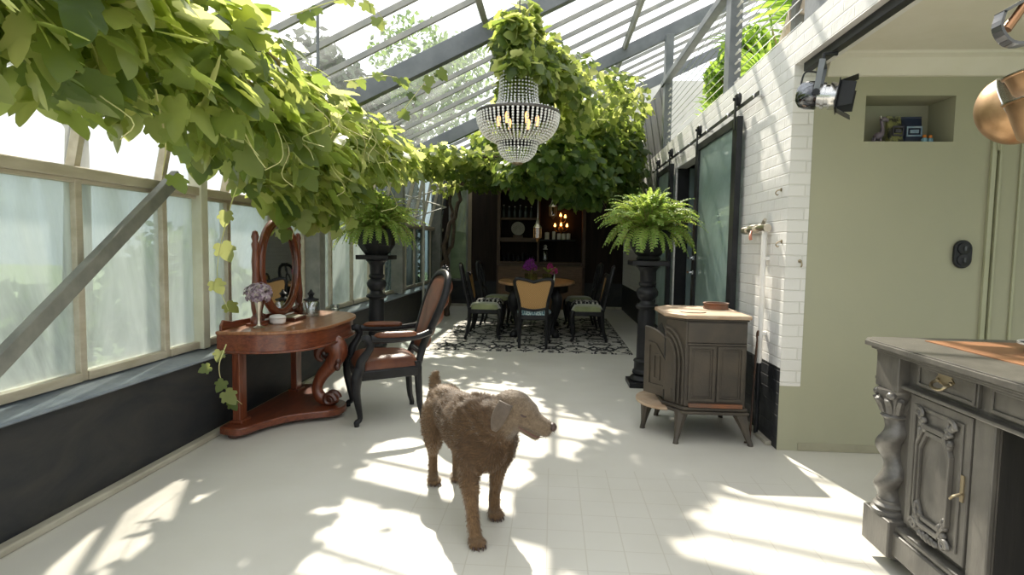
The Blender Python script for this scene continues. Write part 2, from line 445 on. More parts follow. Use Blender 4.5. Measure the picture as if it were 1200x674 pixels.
def pattern_mat(name, dark, light, scale, thr=0.5, ly=1.0, fs=2.0):
    """scrolling two-tone pattern woven or printed into cloth"""
    m, nt, out = _nt(name)
    tc = node(nt, 'ShaderNodeTexCoord')
    p = node(nt, 'ShaderNodeBsdfPrincipled'); p.inputs['Roughness'].default_value = 0.9
    p.inputs['Specular IOR Level'].default_value = 0.15
    sep = node(nt, 'ShaderNodeSeparateXYZ'); nt.links.new(tc.outputs['Object'], sep.inputs[0])
    def ping(sock, per):
        k = node(nt, 'ShaderNodeMath', operation='PINGPONG'); nt.links.new(sock, k.inputs[0]); k.inputs[1].default_value = per
        return k.outputs[0]
    cmb = node(nt, 'ShaderNodeCombineXYZ')
    ky = node(nt, 'ShaderNodeMath', operation='MULTIPLY'); nt.links.new(ping(sep.outputs['Y'], 1.4 * ly / scale), ky.inputs[0]); ky.inputs[1].default_value = 1.0 / ly
    nt.links.new(ping(sep.outputs['X'], 1.0 / scale), cmb.inputs['X']); nt.links.new(ky.outputs[0], cmb.inputs['Y'])
    f = noise(nt, cmb.outputs[0], scale * fs, 1.5, 0.5, 2.2)
    col = ramp(nt, f, [(thr - 0.025, dark), (thr + 0.025, light)])
    nt.links.new(col, p.inputs['Base Color'])
    nt.links.new(p.outputs['BSDF'], out.inputs['Surface'])
    return m
RUGM = pattern_mat('rug_damask', (0.022, 0.023, 0.026), (0.46, 0.44, 0.40), 3.2, 0.465, 2.0, 2.6)
PATSEAT = pattern_mat('black_white_seat_cloth', (0.02, 0.02, 0.022), (0.62, 0.60, 0.56), 12)
BLUESEAT = pattern_mat('blue_floral_seat_cloth', (0.10, 0.20, 0.24), (0.55, 0.66, 0.66), 16)
SUN_E, SKY_E, EXPO = 10.0, 1.55, 0.2
# ------------------------------------------------------------------ the setting
XL, XR = -2.18, 1.43            # inner faces of glazed wall and of brick wall
YB, YF = 12.26, -2.2            # back wall, open end behind the viewpoint
YG = 3.77                       # sage wall and end of the brick wall
RS = 0.474                      # roof pitch
def roofz(x): return 2.60 + RS * (x + 2.12)

fl = MB().box((-2.36, YF, -0.12), (4.3, YB + .1, 0)).build('floor', FLOORM, smooth=0); fl['kind'] = 'structure'
gd = MB().box((-30, -12, -0.25), (-2.62, 30, -0.13)).build('ground', M('lawn', (0.10, 0.15, 0.05), (0.16, 0.2, 0.08), rough=.9), smooth=0); gd['kind'] = 'structure'
gd = MB().box((4.32, -12, -0.25), (30, 30, -0.13)).build('ground', gd.data.materials[0], smooth=0); gd['kind'] = 'structure'

# low wall under the glass
wl = MB().box((-2.55, YF, -0.1), (XL, YB, 0.505)).build('wall_left', DADO, smooth=0); wl['kind'] = 'structure'
prof = []
MB().prism([(-2.42, .505), (-2.145, .505), (-2.14, .512), (-2.145, .520), (-2.28, .540), (-2.42, .55)], 0, 1)
sl = MB()
pr_ = [(-2.42, .506), (-2.150, .506), (-2.143, .513), (-2.150, .522), (-2.28, .542), (-2.42, .552)]
n_ = len(pr_)
sl.add([(x, YF, z) for x, z in pr_] + [(x, YB, z) for x, z in pr_],
       [tuple(range(n_)), tuple(range(2 * n_ - 1, n_ - 1, -1))] + [(i, n_ + i, n_ + (i + 1) % n_, (i + 1) % n_) for i in range(n_)])
sl.build('window_sill', SILL, wl, smooth=30)
bl = MB().box((XL + .001, YF, 0), (XL + .055, YB, 0.035)).build('baseboard_left', SKIRT, smooth=0, bevel=.008); bl['kind'] = 'structure'

# windows of the left side: one per bay, frame and pane, with a tilted pane above the rail
YM = [-1.85, -1.2, -.55, .1, .78, 1.45, 2.09, 2.75, 3.39, 3.74, 4.09, 4.74, 5.38, 6.05, 6.7, 7.35, 8.0, 8.62, 9.2, 9.8, 10.45, 11.1, 11.75, YB]
XW = -2.33
for i in range(len(YM) - 1):
    a, b = YM[i], YM[i + 1]
    w = struct('window_%d' % (i + 1))
    f = MB()
    f.box((XW - .03, a - .022, .553), (XW + .03, a + .022, 1.545))
    f.box((XW - .03, a + .022, .553), (XW + .04, b - .022, .598))
    f.box((XW - .02, a + .022, 1.525), (XW + .03, b - .022, 1.545))
    f.build('frame', FRAMEW, w, smooth=0, bevel=.004)
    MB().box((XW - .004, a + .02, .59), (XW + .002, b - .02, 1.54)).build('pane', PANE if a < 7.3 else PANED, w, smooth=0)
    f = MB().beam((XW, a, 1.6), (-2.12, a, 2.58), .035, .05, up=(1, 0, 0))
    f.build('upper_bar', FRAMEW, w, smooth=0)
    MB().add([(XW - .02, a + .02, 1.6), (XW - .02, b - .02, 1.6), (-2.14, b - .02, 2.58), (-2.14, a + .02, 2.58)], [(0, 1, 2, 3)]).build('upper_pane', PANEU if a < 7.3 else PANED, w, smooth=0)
t = MB().box((XW - .05, YF, 1.545), (XW + .055, YB, 1.60)).build('trim_1', FRAMEW, smooth=0, bevel=.006); t['kind'] = 'structure'
# upright posts of the glazed side
def post(n, y, wy, mat, x0=XW - .02, x1=-2.16, zt=2.62):
    o = MB().box((x0, y - wy / 2, .55), (x1, y + wy / 2, zt)).build('trim_%d' % n, mat, smooth=0, bevel=.006); o['kind'] = 'structure'
post(2, 3.735, .075, POSTC, x1=-2.262)
post(3, 5.45, .14, POSTG)
post(4, 8.50, .14, POSTG)
post(5, 11.4, .14, POSTG)
o = MB().beam((-2.225, 1.72, .37 + .0), (-2.225, 3.40, 1.635), .045, .075).build('trim_6', POSTG, smooth=0, bevel=.005); o['kind'] = 'structure'

# glass roof rising to the right
ce = struct('ceiling', 'lean-to glass roof on blue grey steel rafters')
XE, XT = -2.12, 3.35
slope = V(1, 0, RS).normalized()
nrm = V(-RS, 0, 1).normalized()
RY = [-0.40, 2.55, 5.50, 8.45, 11.40]
for y in RY:
    MB().beam(V(XE - .05, y, roofz(XE - .05)) - nrm * .10, V(XT, y, roofz(XT)) - nrm * .10, .09, .17, up=(0, 0, 1)).build('rafter', STEEL, ce, smooth=0, bevel=.005)
for i, y in enumerate(RY):
    for k in range(1, 6):
        yy = y + k * 2.95 / 6
        if yy > YB: break
        MB().beam(V(XE - .05, yy, roofz(XE - .05)), V(XT, yy, roofz(XT)), .028, .045).build('glazing_bar', BAR, ce, smooth=0)
    y1 = min(y + 2.95, YB + .05)
    d = nrm * .025
    MB().add([V(XE - .05, y, roofz(XE - .05)) + d, V(XE - .05, y1, roofz(XE - .05)) + d, V(XT, y1, roofz(XT)) + d, V(XT, y, roofz(XT)) + d], [(0, 1, 2, 3)]).build('glass_panel', PANER, ce, smooth=0)
for x in (-.65, .92):
    MB().beam(V(x, YF + .4, roofz(x) - .045), V(x, YB, roofz(x) - .045), .05, .06, up=tuple(nrm)).build('purlin', BAR, ce, smooth=0)
MB().box((-2.17, YF + .4, 2.54), (-2.07, YB, 2.60)).build('eave_beam', STEEL, ce, smooth=0)
MB().tube([(-1.61, 4.0, 2.32), (-1.61, 4.0, roofz(-1.61))], .011, 8).build('tie_rod', STEEL, ce)

# brick wall with a doorway
wr = struct('wall_right', 'white painted brick wall with a charcoal base')
D0, D1, DZ = 5.90, 7.20, 2.20
XO = XR + .125
for nm, mt, parts in (('brick_face', BRICK, [((XR, YG + .002, .52), (XO, D0, 2.585)), ((XR, D1, .52), (XO, YB, 2.585)), ((XR, D0, DZ), (XO, D1, 2.585)), ((XR, -1.0, 2.372), (XO + .06, YG + .002, 2.585))]),
                      ('charcoal_base', BRICKB, [((XR, YG + .002, 0), (XO, D0, .52)), ((XR, D1, 0), (XO, YB, .52))])):
    m_ = MB()
    for lo, hi in parts: m_.box(lo, hi)
    m_.build(nm, mt, wr, smooth=0)
MB().box((XR + .001, YG - .004, .41), (XO, YG + .002, 2.372)).build('pier_end', BRICKX, wr, smooth=0)
MB().box((XR + .001, YG - .003, 0), (XO, YG + .002, .41)).build('pier_foot', GREEN, wr, smooth=0)
o = MB().box((XR - .04, 3.85, 0), (XR - .001, D0, .028)).build('baseboard_right', SKIRT, smooth=0, bevel=.006); o['kind'] = 'structure'

# sage wall with a niche, door casing, cream ceiling of the side room
ws = struct('wall_side', 'sage green plaster wall with a small niche')
m_ = MB()
NX0, NX1, NZ0, NZ1 = 1.856, 2.372, 1.919, 2.190
m_.box((XO, YG, 0), (NX0, YG + .30, 2.45)); m_.box((NX1, YG, 0), (4.3, YG + .30, 2.45))
m_.box((NX0, YG, 0), (NX1, YG + .30, NZ0)); m_.box((NX0, YG, NZ1), (NX1, YG + .30, 2.45)); m_.box((NX0, YG + .26, NZ0), (NX1, YG + .30, NZ1))
m_.build('plaster', GREEN, ws, smooth=0)
o = MB().box((4.2, 2.7, 0), (4.3, YG, 2.45)).build('wall_far_right', GREEN, smooth=0); o['kind'] = 'structure'  # unseen wall, cut short so daylight enters the side room
o = MB().box((XO + .062, -1.0, 2.425), (4.3, YG, 2.56)).build('ceiling.001', CEILW, smooth=0); o['kind'] = 'structure'
co = MB()
pf = [(0, 2.300), (-.018, 2.303), (-.022, 2.33), (-.045, 2.36), (-.062, 2.395), (-.095, 2.41), (-.10, 2.4245), (0, 2.4245)]
co.add([(XO + .064, YG + a, z) for a, z in pf] + [(4.2, YG + a, z) for a, z in pf],
       [tuple(range(8)), tuple(range(15, 7, -1))] + [(i, (i + 1) % 8, 8 + (i + 1) % 8, 8 + i) for i in range(8)])
o = co.build('trim_7', CEILW, smooth=35); o['kind'] = 'structure'
o = MB().box((XO + .002, YG - .006, 0), (2.575, YG, .05)).build('baseboard_side', M('skirting_greige', (0.36, .34, .24)), smooth=0, bevel=.003); o['kind'] = 'structure'
GT = M('sage_gloss', (0.40, 0.40, 0.27), (0.38, 0.38, 0.25), rough=.35)
d2 = struct('door_2', 'sage green door with raised moulding')
MB().box((2.645, YG - .012, 0), (3.45, YG, 2.12)).build('door_leaf', GREEN, d2, smooth=0)
f = MB()
f.box((2.585, YG - .022, 0), (2.612, YG, 2.20)); f.box((2.627, YG - .026, 0), (2.642, YG, 2.16))
f.box((2.585, YG - .022, 2.20), (3.5, YG, 2.227))
f.build('casing', GT, d2, smooth=0, bevel=.003)
f = MB(); f.ring([(2.745, .12), (3.35, .12), (3.35, 2.03), (2.745, 2.03)], [(2.762, .137), (3.333, .137), (3.333, 2.013), (2.762, 2.013)], (0, YG - .012, 0), (1, 0, 0), (0, 0, 1), .014)
f.build('moulding', GT, d2, smooth=0, bevel=.003)
h = MB(); h.tube([(2.622, YG - .032, 1.86), (2.622, YG - .032, 1.95)], .008, 8); h.box((2.606, YG - .03, 1.865), (2.638, YG - .022, 1.945))
h.build('hinge', GT, d2)

# back wall
wb = struct('wall_back', 'dark panelled end wall')
MB().box((XL - .2, YB, 0), (XO + .1, YB + .12, .53)).build('charcoal_base', DADO, wb, smooth=0)
MB().box((-1.70, YB, .53), (-1.16, YB + .10, 2.5)).build('side_panel', BACKP, wb, smooth=0)
MB().box((.66, YB, .53), (XO + .1, YB + .10, 2.5)).build('side_panel', BACKP, wb, smooth=0)
MB().box((-1.16, YB + .36, .3), (.66, YB + .40, 2.5)).build('alcove_back', BACKP, wb, smooth=0)
MB().box((-1.76, YB - .03, .53), (-1.69, YB + .04, 2.5)).build('upright', M('pale_stud', (.28, .22, .14)), wb, smooth=0)
gab = MB().add([(XL - .2, YB, 2.5), (1.45, YB, 2.5), (1.45, YB, roofz(1.45)), (XL - .2, YB, roofz(XL - .2))] + [(XL - .2, YB + .1, 2.5), (1.45, YB + .1, 2.5), (1.45, YB + .1, roofz(1.45)), (XL - .2, YB + .1, roofz(XL - .2))],
        [(0, 1, 2, 3), (7, 6, 5, 4), (0, 4, 5, 1), (3, 2, 6, 7), (1, 5, 6, 2), (0, 3, 7, 4)])
gab.build('gable', BACKP, wb, smooth=0)
MB().box((1.46, YB, 2.58), (3.29, YB + .1, 4.6)).build('gallery_light_block', WHITEP, wb, smooth=0)  # wall added to block sky light reaching the dining end
MB().box((-2.42, YB, .53), (XL + .012, YB + .1, 2.62)).build('corner_panel', BACKP, wb, smooth=0)
w = struct('window_30')
MB().ring([(XL + .01, .53), (-1.765, .53), (-1.765, 2.5), (XL + .01, 2.5)], [(XL + .05, .57), (-1.80, .57), (-1.80, 2.46), (XL + .05, 2.46)], (0, YB + .03, 0), (1, 0, 0), (0, 0, 1), .05).build('frame', POSTG, w, smooth=0)
MB().box((XL + .04, YB + .012, .56), (-1.79, YB + .018, 2.47)).build('pane', glass_mat('green_end_pane', (.14, .17, .12), (.25, .28, .2), .4, .8), w, smooth=0)
o = MB().box((XL + .056, YB - .03, 0), (XR - .001, YB, .05)).build('baseboard_back', SKIRT, smooth=0); o['kind'] = 'structure'

# dark room seen through the doorway
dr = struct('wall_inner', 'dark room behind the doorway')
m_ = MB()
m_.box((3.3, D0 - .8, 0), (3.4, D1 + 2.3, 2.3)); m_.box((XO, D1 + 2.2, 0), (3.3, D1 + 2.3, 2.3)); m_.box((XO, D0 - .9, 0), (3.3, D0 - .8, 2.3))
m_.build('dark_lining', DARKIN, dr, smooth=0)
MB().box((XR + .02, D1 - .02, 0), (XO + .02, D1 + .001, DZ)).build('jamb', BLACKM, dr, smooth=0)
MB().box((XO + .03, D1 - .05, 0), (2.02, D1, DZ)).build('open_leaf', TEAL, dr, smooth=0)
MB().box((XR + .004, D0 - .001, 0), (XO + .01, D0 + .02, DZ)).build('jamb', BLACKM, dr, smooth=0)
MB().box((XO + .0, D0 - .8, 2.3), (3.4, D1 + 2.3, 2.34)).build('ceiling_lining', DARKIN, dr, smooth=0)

# sliding glass doors on the hanging rail
def sliding(n, y0, y1, label):
    d = struct('door_%d' % n, label)
    x0, x1 = XR - .075, XR - .03
    f = MB()
    f.box((x0, y0, .02), (x1, y0 + .115, 2.255)); f.box((x0, y1 - .115, .02), (x1, y1, 2.255))
    f.box((x0, y0 + .115, 2.19), (x1, y1 - .115, 2.255)); f.box((x0, y0 + .115, .02), (x1, y1 - .115, .26))
    f.build('frame', BLACKM, d, smooth=0, bevel=.004)
    MB().box((x0 + .02, y0 + .10, .25), (x0 + .026, y1 - .10, 2.2)).build('pane', DOORGL, d, smooth=0)
    for yy in (y0 + .06, y1 - .06):
        h = MB()
        h.box((x0 - .006, yy - .018, 2.16), (x0 + .004, yy + .018, 2.42))
        h.lathe([(.001, -.012), (.045, -.012), (.05, -.004), (.05, .004), (.045, .012), (.001, .012)], (x0 + .02, yy, 2.39), 20, axis=(1, 0, 0))
        h.lathe([(.001, -.02), (.012, -.02), (.012, .02), (.001, .02)], (x0 + .0, yy, 2.39), 10, axis=(1, 0, 0))
        h.build('roller_hanger', BLACKM, d)
    return d, x0
d, x0 = sliding(1, 4.62, 5.93, 'sliding glass door in a black frame, next to the pipe')
for z in (1.17, 1.03):
    h = MB()
    h.box((x0 - .012, 5.84, z - .02), (x0, 5.90, z + .02)); h.tube([(x0 - .01, 5.87, z), (x0 - .05, 5.87, z), (x0 - .05, 5.76, z)], .008, 8)
    h.build('door_handle', CHROME, d)
sliding(3, 7.16, 8.12, 'sliding glass door in a black frame, behind the fern')
rl = MB()
rl.box((XR - .05, 4.25, 2.315), (XR - .042, 8.6, 2.345))
o = rl.build('door_rail', BLACKM, smooth=0, bevel=.002); tag(o, 'flat black steel rail carrying the sliding glass doors', 'rail')
for yy in (4.33, 4.95, 5.6, 6.3, 6.8, 7.5, 8.4):
    b_ = MB(); b_.tube([(XR - .042, yy, 2.33), (XR - .001, yy, 2.33)], .012, 8); b_.ball((XR - .055, yy, 2.33), .016, 8, 6)
    b_.build('bolt', CHROME, o)
# ------------------------------------------------------------------ gallery above the brick wall
ga = struct('floor.001')
MB().box((XO + .001, YG + .002, 2.44), (3.3, YB, 2.575)).build('slab', WHITEP, ga, smooth=0)
wg = struct('wall_outer')
m_ = MB()
m_.box((3.3, 2.0, 2.575), (3.4, 5.0, 5.2)); m_.box((3.3, 6.2, 2.575), (3.4, YB, 5.0)); m_.box((3.3, 5.0, 2.575), (3.4, 6.2, 2.75)); m_.box((3.3, 5.0, 4.5), (3.4, 6.2, 5.2))
m_.build('render_face', WHITEP, wg, smooth=0)
w = struct('window_31')
MB().ring([(5.0, 2.75), (6.2, 2.75), (6.2, 4.5), (5.0, 4.5)], [(5.08, 2.83), (6.12, 2.83), (6.12, 4.42), (5.08, 4.42)], (3.33, 0, 0), (0, 1, 0), (0, 0, 1), .06).build('frame', BLACKM, w, smooth=0)
MB().box((3.35, 5.06, 2.8), (3.356, 6.14, 4.45)).build('pane', glass_mat('house_pane', (.35, .4, .4), (.5, .55, .55), .2, .4), w, smooth=0)
LB = M('limed_beam', (.50, .42, .33), (.40, .33, .25), scale=5)
o = MB().beam((1.75, 4.55, 3.02), (2.9, 4.20, 2.72), .09, .12).build('trim_8', LB, smooth=0); o['kind'] = 'structure'
o = MB().beam((1.74, 4.62, 3.00), (2.2, 6.2, 3.16), .08, .10).build('trim_9', LB, smooth=0); o['kind'] = 'structure'
o = MB().box((1.71, 4.54, 2.576), (1.79, 4.62, 3.08)).build('trim_10', POSTG, smooth=0); o['kind'] = 'structure'
cl = M('slate_grey_cladding', (.16, .17, .185), (.25, .26, .27), scale=4, bump=.2)
o = MB().box((1.50, 3.50, 2.586), (2.3, 3.86, 4.0)).build('wall_upper', cl, smooth=0, bevel=.02); o['kind'] = 'structure'
# railing
ra = thing('balcony_railing', 'steel cable railing with tall blue grey posts on top of the white brick wall', 'railing', (1.50, 5.3, 2.587))
def lw(x, y, z): return (x - 1.50, y - 5.3, z - 2.587)
for y in (5.32, 8.30):
    MB().box(lw(1.45, y - .075, 2.587), lw(1.55, y + .075, roofz(1.5) - .2)).build('post', STEEL, ra, smooth=0, bevel=.004)
MB().beam(lw(1.47, 3.86, 3.47), lw(1.47, 8.45, 3.50), .085, .075).build('handrail', STEEL, ra, smooth=0, bevel=.006)
for k in range(10):
    z = 2.66 + k * .078
    MB().tube([lw(1.5, 3.87, z), lw(1.5, 8.3, z)], .0035, 6).build('cable', CHROME, ra)
    for y in (5.23, 8.20):
        t = MB(); t.tube([lw(1.5, y, z), lw(1.5, y - .11, z)], .009, 8); t.ball(lw(1.5, y - .11, z), .014, 8, 6)
        t.build('cable_tensioner', CERAMIC, ra)
sp = MB()
sp.box((0, 0, 0), (.035, 2.25, .96))
o = sp.build('balcony_screen', M('screen_charcoal', (.045, .05, .056), (.07, .075, .08), rough=.7), smooth=0, bevel=.003)
o.location = (1.475, 8.455, 2.588); tag(o, 'solid charcoal screen panel of the balcony, beside the vine', 'screen')
o = MB().tube([(1.5, 10.62, 2.588), (1.5, 10.62, 3.9)], .02, 8).build('trim_11', BLACKM); o['kind'] = 'structure'

# plants of the gallery and trees outdoors
def frond_leaf(mb, base, d, L, W, droop, n=7, up=V(0, 0, 1)):
    """one long pointed blade, folded along its middle"""
    d = V(d).normalized(); s = d.cross(up)
    if s.length < .05: s = V(1, 0, 0)
    s.normalize()
    rows = []; p = V(base)
    for i in range(n + 1):
        t = i / n
        w = W * math.sin(PI * min(1, .12 + t * .88)) ** .8 * .5
        dd = (d + V(0, 0, -droop * t * t)).normalized()
        nn = s.cross(dd)
        rows.append((p - s * w + nn * w * .35, p, p + s * w + nn * w * .35))
        p = p + dd * (L / n)
    vs = [q for r_ in rows for q in r_]
    fs = []
    for i in range(n):
        a = i * 3
        fs += [(a, a + 1, a + 4, a + 3), (a + 1, a + 2, a + 5, a + 4)]
    mb.add(vs, fs)
def palm(name, loc, label, H, nf, rnd):
    t = thing(name, label, 'palm', loc)
    MB().lathe([(.13, 0), (.16, .02), (.20, .30), (.21, .33), (.185, .33), (.18, .29), (.001, .29)], seg=20).build('pot', POT, t)
    st = MB(); fo = MB()
    for i in range(nf):
        a = 2 * PI * i / nf + rnd.uniform(-.3, .3); el = rnd.uniform(.5, 1.35); L = H * rnd.uniform(.55, 1.0)
        d = V(math.cos(a) * math.cos(el), math.sin(a) * math.cos(el), math.sin(el))
        if d.x < 0: L = min(L, .25 / abs(d.x))
        pts = [V(0, 0, .3) + d * (L * u) + V(0, 0, -.10 * u * u) for u in (0, .5, 1)]
        st.tube(pts, [.012, .009, .006], 6)
        s = d.cross(V(0, 0, 1)).normalized()
        for k in range(13):
            b = (k - 6) / 6 * 1.75
            dd = d * math.cos(b) + s * math.sin(b)
            frond_leaf(fo, pts[-1], dd, .40 * rnd.uniform(.85, 1.1), .045, .5, 5, up=s.cross(d))
    st.build('stems', CANE, t); fo.build('foliage', PALML, t, smooth=0)
    return t
palm('fan_palm', (2.24, 6.1, 2.576), 'tall fan palm behind the cables of the balcony railing', 1.12, 15, random.Random(4))
palm('fan_palm', (2.62, 9.2, 2.576), 'shorter fan palm further back on the balcony', 1.05, 13, random.Random(9))

def leaf_cloud(n, blobs, size, rnd, flat=.6):
    """many small pointed leaves through a set of ellipsoids"""
    N = n; B = np.array(blobs, float)
    wts = (B[:, 3] * B[:, 4] * B[:, 5]) ** .7; wts /= wts.sum()
    idx = rnd.choice(len(B), N, p=wts)
    d = rnd.normal(size=(N, 3)); d /= np.linalg.norm(d, axis=1)[:, None]
    r_ = rnd.uniform(.35, 1, N) ** .6
    P = B[idx, :3] + d * B[idx, 3:6] * r_[:, None]
    a = rnd.normal(size=(N, 3)); a /= np.linalg.norm(a, axis=1)[:, None]
    b = np.cross(a, rnd.normal(size=(N, 3))); b /= np.linalg.norm(b, axis=1)[:, None]
    s = size * rnd.uniform(.6, 1.3, N)[:, None]
    q = np.stack([P - a * s * .5, P + b * s * .28, P + a * s * .5, P - b * s * .28], 1).reshape(-1, 3)
    mb = MB(); mb.v = [tuple(x) for x in q]; mb.f = [(4 * i, 4 * i + 1, 4 * i + 2, 4 * i + 3) for i in range(N)]
    return mb
def tree(loc, h, rad, label, group, n=3500, size=.2, seed=1):
    rnd = np.random.default_rng(seed)
    t = thing('garden_tree', label, 'tree', loc, group=group)
    tk = MB(); tk.tube([(0, 0, 0), (.05, .03, h * .35), (.0, .1, h * .7)], [.16, .12, .05], 8, n=8)
    for k in range(5):
        a = k * 1.3; tk.tube([(.03, .03, h * .4), (math.cos(a) * rad * .4, math.sin(a) * rad * .4, h * .6), (math.cos(a) * rad * .7, math.sin(a) * rad * .7, h * .78)], [.07, .04, .02], 6, n=6)
    tk.build('trunk', BARK, t)
    bl_ = [(math.cos(a) * rad * .55, math.sin(a) * rad * .55, h * (.55 + .3 * rnd.random()), rad * .5, rad * .5, h * .16) for a in np.linspace(0, 6.28, 7)[:-1]] + [(0, 0, h * .85, rad * .55, rad * .55, h * .17)]
    leaf_cloud(n, bl_, size, rnd).build('crown', TREEL, t, smooth=0)
tree((-5.6, 6.6, -.13), 6.6, 1.9, 'leafy tree outdoors seen through the glass roof above the vine', 'trees outside the glass', seed=3)
tree((-4.0, 16.6, -.13), 7.6, 2.2, 'leafy tree outdoors seen through the roof beside the chandelier', 'trees outside the glass', n=5200, seed=5)
tree((-8.0, 3.0, -.13), 6.5, 2.2, 'leafy tree outdoors behind the front side windows', 'trees outside the glass', seed=8)
tree((5.6, 12.0, -.13), 6.2, 1.6, 'sunlit tree rising behind the balcony railing', 'trees outside the glass', n=3000, seed=12)
def shrub(loc, rx, ry, h, label, seed):
    rnd = np.random.default_rng(seed)
    t = thing('garden_shrub', label, 'shrub', loc, group='shrubs outside the side windows')
    st = MB()
    for k in range(6):
        a = k * 1.05; st.tube([(0, 0, 0), (math.cos(a) * rx * .4, math.sin(a) * ry * .4, h * .6)], [.03, .01], 5)
    st.build('stems', BARK, t)
    leaf_cloud(2200, [(0, 0, h * .5, rx, ry, h * .5), (0, -ry * .4, h * .42, rx * .8, ry * .6, h * .42), (0, ry * .4, h * .6, rx * .8, ry * .6, h * .38)], .13, rnd).build('foliage', TREEL, t, smooth=0)
for i, (y, h, l) in enumerate([(1.5, 1.9, 'dense shrub outdoors behind the frontmost side windows'), (3.75, 1.1, 'low shrub outdoors behind the pane beside the cream post'), (5.9, 1.6, 'shrub outdoors behind the dressing mirror')]):
    shrub((-3.95, y, -.13), .75, .72, h, l, 20 + i)

def hedge(loc, lx, ly, h, label, seed, n):
    rnd = np.random.default_rng(seed)
    t = thing('garden_hedge', label, 'hedge', loc)
    q = MB()
    for k in range(9): q.tube([(0, (k - 4) * ly / 10, 0), (.05, (k - 4) * ly / 10 + .1, h * .6), (0, (k - 4) * ly / 10, h * .9)], [.05, .035, .015], 6)
    q.build('stems', BARK, t)
    bl_ = [(0, (k - 6) * ly / 13, h * zf, lx, ly / 11, h * .24) for k in range(13) for zf in (.2, .48, .78)]
    leaf_cloud(n, bl_, .19, rnd).build('foliage', M('hedge_leaf', (.03, .06, .02), (.06, .10, .03), rough=.6), t, smooth=0)
hedge((-3.35, 10.6, -.13), .5, 5.4, 4.3, 'dark hedge outdoors, made tall and dense to shade the dining end windows', 51, 11000)  # greenery raised and thickened to darken the dining end

bb = thing('balcony_bush', 'bright leafy bush behind the balcony railing cables beside the grey screen', 'bush', (2.15, 7.35, 2.576))
MB().lathe([(.16, 0), (.20, .02), (.24, .30), (.25, .33), (.22, .33), (.21, .29), (.001, .29)], seg=20).build('pot', POT, bb)
q = MB()
for k in range(7): q.tube([(0, 0, .29), (.15 * math.cos(k), .3 * math.sin(k), .6), (.25 * math.cos(k), .5 * math.sin(k), .95)], [.02, .014, .006], 6)
q.build('stems', CANE, bb)
leaf_cloud(1500, [(0, 0, .70, .38, .60, .34), (0, -.3, .85, .3, .35, .35), (0, .35, .75, .3, .4, .35)], .16, np.random.default_rng(66)).build('foliage', PALML, bb, smooth=0)
# ------------------------------------------------------------------ dressing table
def superhalf(a, b, n, k=40):
    out = []
    for i in range(k + 1):
        t = -PI / 2 + PI * i / k
        c, s = abs(math.cos(t)) ** (2 / n), abs(math.sin(t)) ** (2 / n) * (1 if t >= 0 else -1)
        out.append((a * c, b * s))
    return out
dt = thing('dressing_table', 'half-round mahogany dressing table with a carved front leg and oval mirror, against the low wall', 'dressing table', (-2.115, 4.23, 0))
top = superhalf(.60, .655, 3.0)
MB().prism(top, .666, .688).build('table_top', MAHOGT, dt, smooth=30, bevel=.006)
MB().prism([(x * .965 if x > .02 else x, y * .972) for x, y in top], .556, .666).build('apron', MAHOG, dt, smooth=30)
MB().prism([(x * .99 if x > .02 else x, y * .99) for x, y in top], .544, .558).build('apron_moulding', MAHOG, dt, smooth=30, bevel=.005)
def base_line():
    q = [(.02, -.66), (.12, -.69), (.19, -.66), (.24, -.52), (.34, -.36), (.46, -.27), (.57, -.21), (.62, -.12), (.62, -.02), (.57, .07), (.46, .13), (.34, .22), (.24, .38), (.19, .52), (.12, .55), (.02, .52)]
    c = catmull(q, 60)
    return [(float(a), float(b)) for a, b in c]
MB().prism(base_line(), .028, .078).build('base_platform', MAHOG, dt, smooth=30, bevel=.008)
for x, y in ((.10, -.62), (.10, .46), (.56, -.07)):
    MB().lathe([(.03, 0), (.042, .008), (.042, .022), (.03, .03)], (x, y, 0), 14).build('bun_foot', MAHOGD, dt)
for y in (-.545, .31):
    m_ = MB(); m_.box((.07, y - .045, .078), (.12, y + .045, .546)); m_.box((.055, y - .06, .078), (.14, y + .06, .10))
    m_.build('rear_leg', MAHOGV, dt, smooth=0, bevel=.005)
cb = MB()
yl = -.07
cb.tube([(.46, yl, .55), (.55, yl, .52), (.575, yl, .46), (.53, yl, .38), (.455, yl, .29), (.42, yl, .20), (.45, yl, .13), (.51, yl, .115)], [.075, .08, .072, .055, .045, .04, .045, .045], 12, n=28, sx=.85)
o = cb.build('carved_leg', MAHOGV, dt)
k = MB()
for i in range(9):
    a = i / 8 * PI * 1.1 - .3
    k.ball((.56 + .03 * math.cos(a), yl - .05 + .0125 * i, .40 + .10 * math.sin(a)), (.024, .018, .03), 8, 6)
for j in (-1, 1):
    k.tube([(.50, yl + j * .062, .54), (.46, yl + j * .07, .50), (.45, yl + j * .06, .44), (.48, yl + j * .045, .41)], [.03, .032, .022, .012], 8, n=10)
k.build('acanthus_carving', MAHOGD, o)
sc_ = MB()
for j in (-1, 1):
    pts = [(.525 + .045 * math.cos(a) * (1 - a / 12), yl + j * .035, .125 + .045 * math.sin(a) * (1 - a / 12)) for a in np.linspace(0, 9, 22)]
    sc_.tube(pts, list(np.linspace(.024, .012, 22)), 8)
sc_.ball((.525, yl, .12), (.06, .035, .04), 10, 8)
sc_.build('scroll_foot', MAHOGD, o)
br_ = MB()
br_.plate([(-.63, 0), (.63, 0), (.63, .03), (.60, .065), (.5, .045), (.2, .04), (-.2, .04), (-.5, .045), (-.60, .065), (-.63, .03)], (.012, 0, .688), (0, 1, 0), (0, 0, 1), .018)
br_.build('back_rail', MAHOG, dt, smooth=0, bevel=.004)
